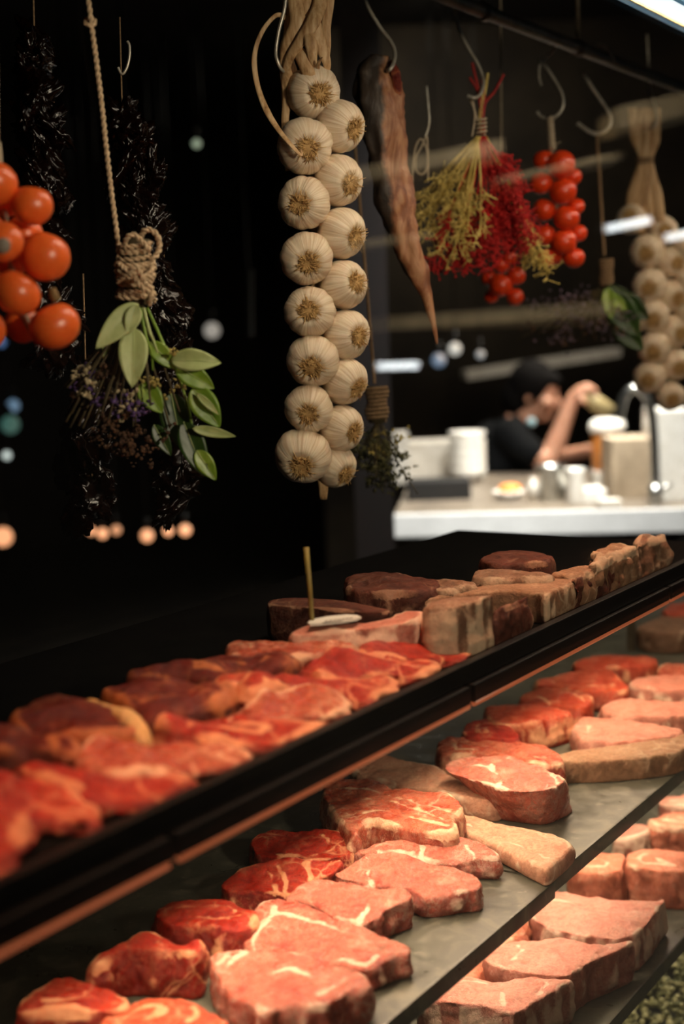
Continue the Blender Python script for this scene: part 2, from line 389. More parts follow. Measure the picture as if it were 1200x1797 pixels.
SH1, SH2, SH3 = 1.190, .920, .695
XA, XB = .15, 4.1
case = empty('display_cabinet', (2.1, .3, 0), 'long black glass-fronted meat cabinet with grey slab shelves', 'cabinet')
def part(mb, name, mat, par=None, **k): return mb.obj(name, mat, par or case, smooth=k.pop('smooth', False), **k)
part(MB().box((XA, -.028, .02), (XB, .62, .42)), 'cabinet_base', M_black, bevel=.004)
# slabs (joined end to end, the joints as seen)
def slabs(z, joints, depth, th, mat=M_slate, y0=0.0):
    xs = [XA] + joints + [XB]
    for i in range(len(xs)-1):
        dy = .006*(i % 2)
        part(MB().box((xs[i]+.002, y0-.012+dy, z-th), (xs[i+1]-.002, depth, z)), 'shelf_slab', mat, bevel=.0025)
slabs(SH2, [1.335], .52, .019)
slabs(SH3, [1.9], .52, .019)
XT = 1.96
part(MB().box((XA+.002, -.012, SH1-.014), (XT, .42, SH1)), 'shelf_slab', M_matt, bevel=.002)
part(MB().box((XA, .40, .4), (1.3, .42, SH1-.015)), 'back_panel', M_matt)
part(MB().box((XA, .52, .4), (XB, .54, .97)), 'back_panel', M_matt)
part(MB().box((XA-.02, -.03, .4), (XA, .54, 1.2)), 'side_panel', M_black)
part(MB().box((XB, -.03, .4), (XB+.02, .54, .97)), 'side_panel', M_black)
# front rail of the top shelf: upper strip, lower strip with an LED diffuser along its bottom edge, in lengths
fx = [XA, .695, 1.125, 1.66, XT+.04]
part(MB().box((XA, -.020, 1.181), (XT+.04, -.010, 1.199)), 'front_rail', M_black, bevel=.0015)
for i in range(4):
    a, b = fx[i]+.004, fx[i+1]-.004
    part(MB().box((a, -.026, 1.1635), (b, -.013, 1.180)), 'price_rail', M_black, bevel=.0015)
    mb = MB().tube([(a+.002, -.0235, 1.1625), (b-.002, -.0235, 1.1625)], .0032, 10)
    part(mb, 'led_diffuser', M_led, smooth=True)
    part(MB().box((a+.01, .11, 1.162), (b-.01, .146, 1.175)), 'led_housing', M_black, bevel=.001)
    part(MB().box((a+.01, .1465, 1.108), (b-.01, .149, 1.175)), 'added_led_baffle', M_black)  # hidden board added to keep the strip's light off the shelf back
part(MB().box((1.8, .11, .886), (3.6, .14, .899)), 'led_housing', M_black, bevel=.001)
# slim upright carrying the shelves
q = onz(1108, 1142, SH2); part(MB().box((q.x-.006, q.y-.006, SH2), (q.x+.006, q.y+.006, SH2+.075)), 'shelf_upright', M_dsteel)
# glass front and canopy
part(MB().box((XA, -.0362, .43), (XB, -.0302, 2.3)), 'front_glass', M_glass)
part(MB().box((XA, -.05, 2.3), (XB, .5, 2.36)), 'canopy', M_black, bevel=.004)
for x in (XA, XB): part(MB().box((x-.02, -.036, .42), (x+.0, -.005, 2.3)), 'corner_post', M_black)
# lit canopy fixture with blue trim, along the top of the glass
M_lamp = simple('white_lamp_cover', (240, 244, 240), None, .4, 30, emit=(.9, .97, 1), est=1.6, bump=0)
M_blue = simple('blue_trim', (60, 130, 160), (44, 100, 130), .4, 30, emit=(.03, .12, .2), est=1)
M_gold = simple('yellow_trim', (190, 170, 110), None, .4, 30)
fxo = empty('canopy_light_fixture', (2.5, .03, 1.9), 'white lit strip lamp with blue trim, top right corner', 'lamp')
_d = onz(1082, 0, 1.898).y-.078
lampy = lambda a_, b_, z0_, z1_: MB().box((.95, a_+_d, z0_), (XB-.05, b_+_d, z1_))
lampy(.066, .078, 1.898, 1.93).obj('blue_trim', M_blue, fxo, smooth=False, bevel=.002)
lampy(.0625, .066, 1.897, 1.93).obj('gold_trim', M_gold, fxo, smooth=False)
lampy(.020, .0625, 1.90, 1.93).obj('lamp_cover', M_lamp, fxo, smooth=False)
lampy(.012, .020, 1.896, 1.93).obj('blue_trim', M_blue, fxo, smooth=False)
lampy(-.018, .012, 1.90, 1.93).obj('lamp_cover', M_lamp, fxo, smooth=False)
lampy(-.024, .078, 1.93, 1.945).obj('housing', M_black, fxo, smooth=False)
for x in (1.2, 3.6): MB().box((x, .02, 1.945), (x+.02, .04, 2.3)).obj('hanger', M_black, fxo, smooth=False)
# ------------------------------------------------------------------ bed of gravel at the foot of the glass
M_grav = NT('green_gravel'); _o = M_grav.obj(); _v = M_grav.n('ShaderNodeTexVoronoi', i_Scale=60); M_grav.l(_o, _v.inputs['Vector'])
_sep = M_grav.n('ShaderNodeSeparateColor'); M_grav.l(_v.outputs['Color'], _sep.inputs[0])
M_grav.l(M_grav.ramp(_sep.outputs[0], [(.1, lin((84, 84, 50))), (.5, lin((118, 114, 72))), (.9, lin((168, 160, 116)))]), M_grav.b.inputs['Base Color']); M_grav.set(Roughness=.6); M_grav = M_grav.m
rnd = random.Random(4); mb = MB()
q = onz(1160, 1760, .45)
for i in range(3600):
    x = rnd.uniform(1.55, 2.6); y = rnd.uniform(.0, .32); s_ = rnd.uniform(.004, .0075)
    mb.ball((x, y, .425+s_*.6+rnd.uniform(0, .02)), s_, 1, rnd.uniform(.7, 1), rnd.uniform(.5, .8), 6, 4)
tag(mb.obj('gravel', M_grav), 'greenish gravel bed under the lowest shelf, bottom right corner', 'gravel', kind='stuff')
# ------------------------------------------------------------------ the meat
def steaks(data, z0):
    global YMIN
    YMIN = .0 if z0 == SH1 else .002
    for i, d in enumerate(data):
        kw = dict(d[5]) if len(d) > 5 else {}
        nm = kw.pop('name', 'beef_steak'); cat = kw.pop('cat', 'steak'); grp = kw.pop('group', None)
        if z0 == SH1 and 'aged' not in d[4] and 'drape' not in kw: kw['drape'] = True
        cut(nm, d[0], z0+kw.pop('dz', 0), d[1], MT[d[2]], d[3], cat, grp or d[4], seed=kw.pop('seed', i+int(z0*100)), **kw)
G2 = 'steaks on the middle shelf'; G1 = 'steaks on the top shelf'; G3 = 'cuts on the lowest shelf'; G2B = 'blocks at the far end of the middle shelf'; GA = 'aged cuts on the top shelf'
V = .0026
steaks([
 ([(370,1683),(384,1673),(433,1670),(500,1672),(550,1683),(603,1693),(630,1707),(645,1723),(640,1733),(610,1742),(583,1757),(555,1763),(523,1762),(490,1770),(473,1775),(450,1764),(417,1749),(397,1733),(385,1716)], .036, 'rose', 'large rosy steak nearest the shelf edge at the bottom, white fat on its left corner', G2,
   dict(tilt=.12, voxel=V, rim=.3, seams=[[(386,1726),(392,1702),(412,1684),(430,1674)],[(380,1690),(392,1684),(400,1678)],[(470,1708),(510,1700),(545,1712),(575,1702),(580,1690)],[(560,1740),(590,1725),(610,1712)]])),
 ([(430,1640),(440,1612),(452,1592),(470,1581),(500,1581),(537,1584),(583,1608),(633,1623),(683,1643),(715,1660),(718,1671),(690,1677),(665,1692),(640,1703),(605,1694),(552,1683),(500,1672),(436,1668)], .036, 'rose', 'long pink steak with a fat-ringed eye, just behind the nearest steak', G2,
   dict(tilt=.5, flare=.002, voxel=V, rim=.2, seams=[[(442,1672),(441,1650),(450,1628),(468,1610),(490,1600),(530,1606),(566,1612),(600,1622)],[(470,1610),(480,1600),(482,1590)],[(560,1668),(600,1660),(640,1668),(660,1655)]])),
 ([(503,1570),(520,1557),(540,1546),(565,1542),(603,1545),(650,1553),(705,1559),(722,1572),(712,1580),(690,1590),(668,1604),(655,1614),(633,1622),(583,1606),(540,1582),(505,1580)], .038, 'rose', 'pink steak with a squarish dark red right end, third from the front', G2,
   dict(tilt=.5, flare=.002, voxel=V, rim=.2, seams=[[(510,1577),(540,1572),(545,1560),(562,1548),(590,1546)],[(540,1572),(552,1580),(560,1585)],[(635,1560),(645,1570),(640,1585),(620,1600)]])),
 ([(585,1533),(603,1521),(628,1506),(650,1498),(700,1497),(750,1511),(800,1522),(833,1534),(846,1550),(838,1562),(812,1564),(780,1572),(745,1575),(720,1560),(705,1558),(650,1551),(603,1541)], .034, 'rose', 'oval pink steak with fatty ribbon at its left tip, fourth from the front', G2,
   dict(tilt=.5, flare=.002, voxel=V, rim=.25, seams=[[(600,1530),(625,1528),(643,1520),(648,1508),(640,1502)],[(643,1522),(652,1536),(660,1545)]])),
 ([(617,1497),(637,1486),(667,1477),(700,1469),(740,1465),(787,1465),(827,1470),(853,1483),(872,1496),(873,1506),(843,1505),(813,1510),(798,1517),(750,1508),(700,1495),(652,1496)], .033, 'rose', 'pink steak with dark blunt end lying under the thick rib bone', G2,
   dict(tilt=.5, flare=.002, voxel=V, rim=.35, seams=[[(735,1468),(740,1480),(738,1492)],[(660,1484),(690,1490),(720,1486)],[(820,1478),(830,1490),(810,1500)]])),
 ([(440,1478),(455,1462),(483,1455),(520,1456),(563,1453),(603,1463),(630,1477),(622,1490),(600,1502),(560,1508),(517,1501),(478,1504),(450,1498)], .034, 'raw', 'dark red steak at the back beside the thick rib bone, webbed with fat', G2,
   dict(tilt=.5, flare=.002, voxel=V, rim=.5, seams=[[(470,1460),(510,1462),(560,1460),(575,1472),(550,1484),(520,1490),(485,1484)],[(575,1472),(600,1468),(615,1480)],[(520,1490),(540,1500),(580,1498)]], fatside=.6)),
 ([(385,1553),(400,1540),(415,1531),(437,1520),(477,1510),(517,1505),(550,1511),(597,1506),(600,1513),(585,1531),(563,1541),(540,1550),(512,1570),(480,1567),(440,1562),(405,1564)], .034, 'raw', 'red steak with orange fat folds, lying behind the third pink steak', G2,
   dict(tilt=.5, flare=.002, voxel=V, rim=.4, seams=[[(470,1522),(480,1540),(492,1560)],[(490,1515),(500,1535),(505,1558)],[(540,1512),(545,1530),(535,1548)],[(400,1552),(430,1545),(465,1550)]], fatside=.6)),
 ([(270,1598),(285,1584),(310,1578),(367,1577),(400,1579),(430,1590),(450,1599),(442,1618),(425,1630),(400,1630),(370,1624),(330,1623),(300,1620),(280,1612)], .040, 'raw', 'thick red steak lined with curved fat seams, left of the long pink steak', G2,
   dict(voxel=V, rim=.35, seams=[[(275,1606),(310,1594),(350,1590),(395,1588),(425,1594)],[(300,1614),(340,1608),(380,1612),(420,1606)],[(400,1588),(410,1600),(400,1612)]], fatside=.65)),
 ([(160,1690),(172,1674),(195,1662),(222,1647),(250,1638),(287,1643),(315,1653),(345,1645),(354,1652),(350,1664),(330,1668),(305,1664),(280,1665),(250,1662),(215,1664),(190,1675),(175,1690)], .046, 'raw', 'short thick red chunk standing alone with tall marbled side', G2,
   dict(voxel=V, rim=.6, eye=False, fatside=.5)),
 ([(27,1775),(45,1755),(80,1727),(103,1712),(135,1716),(180,1727),(207,1745),(224,1762),(200,1774),(150,1771),(100,1768),(60,1776)], .040, 'raw', 'red steak in the bottom left corner, half in shadow, bright fatty rim', G2,
   dict(voxel=V, rim=.6, seams=[[(105,1714),(118,1728),(150,1736),(152,1744),(120,1755),(80,1758)],[(152,1742),(180,1748),(200,1760)]], fatside=.7)),
 ([(180,1790),(213,1770),(250,1756),(300,1752),(343,1762),(380,1782),(405,1800),(390,1830),(330,1845),(260,1845),(200,1828)], .036, 'orange', 'orange red steak cut by the bottom edge, with wide pale fat curve', G2,
   dict(voxel=V, rim=.3, seams=[[(200,1795),(240,1772),(280,1766),(290,1780),(260,1790),(220,1800)],[(282,1768),(284,1775),(276,1782)],[(340,1770),(345,1785),(330,1795)]])),
], SH2)
# rib steaks with the long bone
YMIN = -.01
t = empty('rib_steak', onz(700, 1430, SH2), 'curved thick rib steak whose flat bone points to the shelf edge', 'rib steak', 'rib steaks on the bone')
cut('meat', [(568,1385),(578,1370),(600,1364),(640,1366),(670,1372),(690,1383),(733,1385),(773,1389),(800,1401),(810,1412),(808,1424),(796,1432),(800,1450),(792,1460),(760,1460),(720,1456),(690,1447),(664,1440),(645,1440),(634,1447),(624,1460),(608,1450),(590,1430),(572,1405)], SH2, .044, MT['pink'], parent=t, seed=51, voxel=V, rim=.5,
    seams=[[(600,1385),(650,1388),(700,1402),(760,1416),(790,1425)],[(620,1405),(670,1404),(720,1418),(780,1438)],[(640,1430),(680,1424),(740,1440),(785,1450)]], fatside=.7)
cut('rib_bone', [(786,1424),(800,1425),(833,1432),(883,1447),(933,1456),(975,1466),(998,1480),(997,1490),(985,1512),(968,1525),(950,1520),(917,1503),(883,1485),(833,1462),(793,1448)], SH2, .020, MT['bone'], parent=t, seed=52, voxel=V, rim=.2, eye=False, lump=.002, fatside=.5,
    seams=[[(800,1440),(860,1462),(920,1488),(960,1505)]])
t = empty('rib_steak', onz(900, 1420, SH2), 'thick pink-faced rib steak with bone running back under the top shelf', 'rib steak', 'rib steaks on the bone')
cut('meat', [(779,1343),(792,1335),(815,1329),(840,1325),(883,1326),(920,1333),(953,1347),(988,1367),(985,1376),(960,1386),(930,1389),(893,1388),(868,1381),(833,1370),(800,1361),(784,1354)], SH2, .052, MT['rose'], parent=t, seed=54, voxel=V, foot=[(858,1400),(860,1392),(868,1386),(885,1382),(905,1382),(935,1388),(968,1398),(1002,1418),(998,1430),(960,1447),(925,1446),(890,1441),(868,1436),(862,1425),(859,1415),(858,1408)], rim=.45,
    seams=[[(785,1352),(820,1345),(862,1352),(875,1368),(876,1382)],[(862,1352),(868,1338),(890,1330)],[(955,1352),(975,1365),(975,1376)]], fatside=.75, flare=.005)
cut('rib_bone', [(618,1342),(640,1330),(667,1322),(717,1336),(770,1349),(800,1365),(835,1374),(868,1384),(880,1396),(868,1405),(817,1398),(760,1386),(710,1376),(660,1366),(630,1357)], SH2, .026, MT['bone'], parent=t, seed=55, voxel=V, rim=.3, eye=False, lump=.002, fatside=.6)
t = empty('rib_steak', onz(950, 1340, SH2), 'rib steak with a long tan bone reaching out to the right edge', 'rib steak', 'rib steaks on the bone')
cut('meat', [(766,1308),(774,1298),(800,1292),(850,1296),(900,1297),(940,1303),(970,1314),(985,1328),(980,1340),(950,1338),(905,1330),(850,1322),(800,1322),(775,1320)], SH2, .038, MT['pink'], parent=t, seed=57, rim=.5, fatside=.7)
cut('rib_bone', [(978,1322),(1050,1312),(1125,1300),(1200,1287),(1290,1268),(1290,1300),(1200,1316),(1144,1326),(1069,1333),(1010,1335),(980,1334)], SH2, .030, MT['agedbone'], parent=t, seed=58, rim=.2, eye=False, lump=.002, fatside=.4, flare=.002)
steaks([
 ([(1007,1270),(1014,1262),(1030,1258),(1069,1262),(1125,1266),(1170,1274),(1198,1284),(1163,1293),(1110,1298),(1050,1298),(1020,1296),(1010,1284)], .032, 'pale', 'pale wedge-shaped steak with orange left end, behind the long tan bone', G2B, dict(rim=.3, fatside=.3, seams=[[(1010,1274),(1030,1270),(1035,1282),(1025,1292)]])),
 ([(851,1243),(870,1236),(905,1235),(960,1240),(1000,1247),(985,1254),(960,1260),(930,1268),(905,1271),(870,1268),(855,1256)], .044, 'orange', 'orange red block whose right side is thick cream fat', G2B, dict(rim=.3, fatside=1.0, eye=False)),
 ([(812,1276),(825,1266),(850,1262),(880,1265),(900,1276),(912,1290),(900,1296),(860,1294),(818,1291)], .042, 'raw', 'ragged red piece tucked behind the rib steak with the tan bone', G2B, dict(rim=.5)),
 ([(1056,1240),(1076,1228),(1125,1226),(1200,1230),(1260,1238),(1230,1250),(1190,1256),(1144,1257),(1087,1254),(1060,1248)], .032, 'pale', 'flat pale pink slab with cream side, right of the fat-sided block', G2B, dict(rim=.3, fatside=.9, eye=False)),
 ([(1104,1195),(1120,1187),(1162,1184),(1200,1186),(1260,1190),(1250,1203),(1190,1208),(1140,1206),(1110,1202)], .030, 'pale', 'pink slab lying behind the flat pale pink one at the right edge', G2B, dict(rim=.3, fatside=.8, eye=False)),
 ([(941,1198),(965,1188),(990,1181),(1035,1172),(1072,1175),(1087,1190),(1102,1200),(1096,1210),(1069,1211),(1027,1210),(975,1206)], .034, 'orange', 'orange cut with white corner, behind two overlapping orange cuts', G2B, dict(rim=.4, fatside=.6)),
 ([(911,1222),(930,1214),(952,1210),(994,1213),(1034,1217),(1034,1232),(1015,1240),(985,1238),(945,1234),(920,1230)], .036, 'orange', 'orange cut with a white fat streak, in front of the white-cornered orange cut', G2B, dict(rim=.3, fatside=.4, seams=[[(920,1222),(950,1226),(965,1236)],[(990,1216),(1020,1226),(1025,1238)]])),
 ([(1009,1164),(1030,1154),(1065,1149),(1110,1147),(1142,1150),(1149,1160),(1125,1167),(1072,1169),(1020,1170)], .034, 'orange', 'red topped block at the back of the row by the slim upright', G2B, dict(rim=.3, fatside=.9, eye=False)),
 ([(1158,1175),(1166,1167),(1200,1166),(1240,1168),(1240,1179),(1200,1181),(1160,1181)], .030, 'pink', 'small pink block at the right edge beside the red topped block', G2B, dict(rim=.4, eye=False)),
 ([(1120,1098),(1150,1085),(1200,1080),(1250,1084),(1250,1100),(1190,1108),(1140,1106)], .040, 'aged', 'dim tan block far back at the right edge under the top shelf', G2B, dict(rim=.4, eye=False)),
 ([(1165,1066),(1190,1056),(1240,1056),(1250,1072),(1200,1080),(1170,1078)], .040, 'orange', 'dim reddish piece behind the tan block at the right edge', G2B, dict(rim=.4, eye=False)),
], SH2)
# top shelf
steaks([
 ([(-60,1352),(0,1352),(33,1350),(83,1362),(127,1387),(158,1415),(168,1435),(150,1442),(120,1436),(90,1428),(55,1420),(38,1440),(30,1480),(5,1510),(-60,1500)], .030, 'raw', 'large blurred red steak at the left edge, nearest on the top shelf', G1, dict(rim=.7, lump=.006, fatside=.7, seams=[[(0,1440),(25,1412),(70,1412),(120,1432)],[(20,1420),(50,1404),(100,1416)]])),
 ([(15,1342),(67,1340),(127,1342),(200,1356),(250,1357),(300,1354),(325,1361),(322,1374),(290,1386),(265,1399),(235,1404),(190,1400),(170,1408),(140,1390),(110,1372),(60,1356)], .030, 'raw', 'wide red steak with pale fat at its right tip, beside the blurred nearest one', G1, dict(rim=.5, lump=.005, seams=[[(170,1380),(210,1368),(260,1366),(300,1362)],[(250,1368),(262,1380),(270,1392)],[(40,1345),(90,1350),(140,1350)]])),
 ([(128,1328),(150,1310),(175,1297),(235,1291),(300,1292),(365,1300),(410,1311),(436,1325),(415,1336),(385,1341),(350,1345),(310,1350),(260,1350),(200,1348),(150,1338)], .030, 'pink', 'long red steak fading to white fat at its right end against the front rail', G1, dict(rim=.5, lump=.004, seams=[[(250,1320),(290,1326),(320,1344)],[(320,1344),(340,1330),(338,1318)],[(370,1304),(400,1314),(425,1326)],[(380,1318),(395,1328),(380,1338)]])),
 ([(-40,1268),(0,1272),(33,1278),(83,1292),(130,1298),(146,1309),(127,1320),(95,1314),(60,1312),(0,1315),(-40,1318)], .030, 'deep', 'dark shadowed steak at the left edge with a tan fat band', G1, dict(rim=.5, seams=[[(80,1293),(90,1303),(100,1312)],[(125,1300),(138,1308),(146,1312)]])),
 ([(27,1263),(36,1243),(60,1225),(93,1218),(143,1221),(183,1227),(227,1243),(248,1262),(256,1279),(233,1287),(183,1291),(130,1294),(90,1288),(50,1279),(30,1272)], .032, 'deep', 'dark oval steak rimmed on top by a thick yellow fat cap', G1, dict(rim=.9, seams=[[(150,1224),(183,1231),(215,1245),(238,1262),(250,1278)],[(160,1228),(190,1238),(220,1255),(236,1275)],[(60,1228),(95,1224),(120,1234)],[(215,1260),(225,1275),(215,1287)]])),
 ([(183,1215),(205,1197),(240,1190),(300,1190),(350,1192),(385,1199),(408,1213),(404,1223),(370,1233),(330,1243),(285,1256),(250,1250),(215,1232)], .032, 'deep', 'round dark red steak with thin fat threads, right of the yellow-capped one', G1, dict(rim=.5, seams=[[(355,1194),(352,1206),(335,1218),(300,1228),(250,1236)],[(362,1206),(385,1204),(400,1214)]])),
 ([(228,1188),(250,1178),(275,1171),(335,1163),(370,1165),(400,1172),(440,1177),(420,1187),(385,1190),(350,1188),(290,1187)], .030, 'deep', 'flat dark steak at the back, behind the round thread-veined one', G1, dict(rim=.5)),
 ([(283,1262),(310,1255),(350,1252),(400,1252),(440,1254),(480,1258),(515,1264),(545,1272),(540,1285),(515,1296),(480,1304),(430,1303),(370,1290),(310,1275)], .030, 'raw', 'red steak with orange fat hollows, behind the white-ended one', G1, dict(rim=.6, lump=.005)),
 ([(395,1250),(425,1228),(475,1210),(528,1193),(565,1196),(588,1208),(608,1232),(609,1246),(588,1258),(555,1262),(512,1254),(440,1250)], .034, 'pink', 'gnarled steak with greyish pink membrane bulging at its right end', G1, dict(rim=.8, lump=.007, fatside=.7, voxel=.0028, seams=[[(470,1214),(520,1200),(560,1204),(590,1225),(595,1245)],[(510,1215),(530,1230),(528,1250)]])),
 ([(422,1203),(456,1183),(512,1178),(570,1181),(606,1188),(640,1187),(670,1182),(686,1195),(691,1209),(677,1220),(645,1228),(622,1226),(602,1212),(570,1196),(528,1190),(480,1203),(440,1215)], .034, 'raw', 'red steak arching over the gnarled one, pale lump at its right tip', G1, dict(rim=.6, lump=.005, voxel=.0028, seams=[[(470,1190),(520,1186),(580,1190),(600,1205)],[(638,1190),(636,1205),(642,1222)],[(650,1188),(672,1192)]])),
 ([(520,1164),(560,1149),(600,1142),(640,1148),(678,1153),(718,1154),(745,1155),(762,1162),(765,1170),(750,1180),(730,1186),(700,1186),(672,1180),(640,1184),(600,1178),(560,1173)], .034, 'raw', 'red steak with a pale fat knob over the rail, second from the far end', G1, dict(rim=.6, lump=.005, voxel=.0028, seams=[[(605,1160),(600,1172),(606,1180)],[(675,1156),(680,1168),(674,1180)],[(606,1176),(640,1172),(672,1176)],[(720,1158),(745,1166),(735,1180)]])),
 ([(629,1133),(655,1121),(685,1116),(726,1118),(768,1118),(806,1124),(820,1135),(814,1146),(796,1152),(755,1152),(720,1151),(685,1151),(645,1146)], .034, 'raw', 'flat bright red steak farthest along the front rail, with fatty right tip', G1, dict(rim=.5, lump=.004, voxel=.0028, seams=[[(640,1142),(655,1130),(690,1122),(720,1122)],[(760,1121),(772,1130),(765,1145)],[(775,1122),(800,1130),(822,1140)]])),
 ([(400,1128),(420,1121),(486,1123),(550,1119),(602,1119),(624,1127),(612,1135),(575,1140),(530,1145),(456,1147),(405,1144)], .034, 'pink', 'long red cut with tan left side in front of the tagged piece', G1, dict(drape=False, rim=.5, fatside=.8)),
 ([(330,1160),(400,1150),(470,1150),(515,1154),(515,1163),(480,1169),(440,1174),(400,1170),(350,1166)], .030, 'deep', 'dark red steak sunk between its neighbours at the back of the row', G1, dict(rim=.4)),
 ([(375,1192),(410,1182),(445,1177),(470,1178),(448,1188),(425,1200),(412,1206),(395,1200)], .030, 'orange', 'small pale orange wedge between the dark steaks', G1, dict(rim=.8, eye=False)),
 ([(488,1272),(530,1268),(560,1266),(540,1284),(505,1294),(480,1290)], .026, 'raw', 'small dark red fold beside the rail below the gnarled steak', G1, dict(rim=.5, eye=False, dz=0)),
 ([(508,1108),(525,1100),(560,1095),(600,1094),(650,1089),(690,1080),(715,1074),(738,1074),(742,1084),(722,1090),(680,1096),(640,1100),(560,1108),(515,1112)], .042, 'pale', 'boned cut with a broad cream fat end, carrying the price tag', G1, dict(drape=False, rim=.9, fatside=1.15, eye=False, flare=.002)),
], SH1)
steaks([
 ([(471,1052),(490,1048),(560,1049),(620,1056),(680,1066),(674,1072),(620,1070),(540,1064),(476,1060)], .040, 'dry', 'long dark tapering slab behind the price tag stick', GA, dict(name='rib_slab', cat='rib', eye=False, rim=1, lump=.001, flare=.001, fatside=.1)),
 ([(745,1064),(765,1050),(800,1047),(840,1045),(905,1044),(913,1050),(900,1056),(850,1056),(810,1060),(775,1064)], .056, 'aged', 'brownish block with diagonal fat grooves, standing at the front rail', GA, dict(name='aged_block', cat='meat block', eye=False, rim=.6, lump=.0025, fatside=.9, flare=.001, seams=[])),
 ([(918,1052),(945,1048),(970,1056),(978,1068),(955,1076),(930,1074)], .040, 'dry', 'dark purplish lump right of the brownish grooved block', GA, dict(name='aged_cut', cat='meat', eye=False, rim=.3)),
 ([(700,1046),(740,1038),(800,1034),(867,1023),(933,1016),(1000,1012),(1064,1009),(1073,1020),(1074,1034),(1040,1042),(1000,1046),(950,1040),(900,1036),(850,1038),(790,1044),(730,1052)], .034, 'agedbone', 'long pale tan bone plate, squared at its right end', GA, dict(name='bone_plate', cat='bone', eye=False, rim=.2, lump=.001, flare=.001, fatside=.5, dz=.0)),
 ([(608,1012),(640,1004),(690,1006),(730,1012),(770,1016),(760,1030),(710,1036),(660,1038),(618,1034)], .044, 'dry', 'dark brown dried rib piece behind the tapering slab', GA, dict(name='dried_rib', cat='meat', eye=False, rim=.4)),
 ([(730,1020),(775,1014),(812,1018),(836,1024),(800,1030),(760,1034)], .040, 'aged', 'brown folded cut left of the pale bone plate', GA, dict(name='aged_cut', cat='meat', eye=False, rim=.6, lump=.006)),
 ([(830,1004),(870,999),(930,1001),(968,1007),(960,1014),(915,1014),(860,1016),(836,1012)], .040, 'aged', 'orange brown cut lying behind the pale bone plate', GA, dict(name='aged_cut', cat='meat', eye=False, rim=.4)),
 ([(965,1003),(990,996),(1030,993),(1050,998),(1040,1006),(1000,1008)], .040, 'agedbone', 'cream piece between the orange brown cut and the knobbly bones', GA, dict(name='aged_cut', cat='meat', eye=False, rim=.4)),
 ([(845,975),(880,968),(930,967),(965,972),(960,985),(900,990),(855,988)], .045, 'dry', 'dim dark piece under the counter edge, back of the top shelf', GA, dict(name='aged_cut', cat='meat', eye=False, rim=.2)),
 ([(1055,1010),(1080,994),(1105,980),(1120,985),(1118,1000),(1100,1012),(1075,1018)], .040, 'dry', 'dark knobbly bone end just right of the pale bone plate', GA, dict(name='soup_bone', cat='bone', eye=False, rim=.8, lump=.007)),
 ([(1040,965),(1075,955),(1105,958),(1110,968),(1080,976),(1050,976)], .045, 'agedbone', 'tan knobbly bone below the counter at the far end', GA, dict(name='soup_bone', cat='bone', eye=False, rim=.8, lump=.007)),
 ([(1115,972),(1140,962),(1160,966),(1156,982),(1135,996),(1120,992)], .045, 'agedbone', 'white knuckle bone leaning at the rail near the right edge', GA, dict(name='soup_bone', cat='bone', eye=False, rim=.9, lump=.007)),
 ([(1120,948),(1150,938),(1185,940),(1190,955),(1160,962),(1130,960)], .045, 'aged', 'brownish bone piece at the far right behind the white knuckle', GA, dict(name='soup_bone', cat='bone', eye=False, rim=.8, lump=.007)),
], SH1)
YMIN = 0
_st = [o for o in bpy.data.objects if o.get('label', '').startswith('dark oval steak rimmed')][0]
_fc = cut('fat_cap', [(150,1219),(183,1225),(227,1241),(250,1261),(259,1279),(248,1285),(234,1268),(207,1250),(177,1238),(150,1233)], SH1, .034, MT['fatcap'], parent=_st, seed=71, rim=.3, eye=False, fatside=.5, drape=True, lump=.002); _fc['label'] = 'thick yellow fat cap'
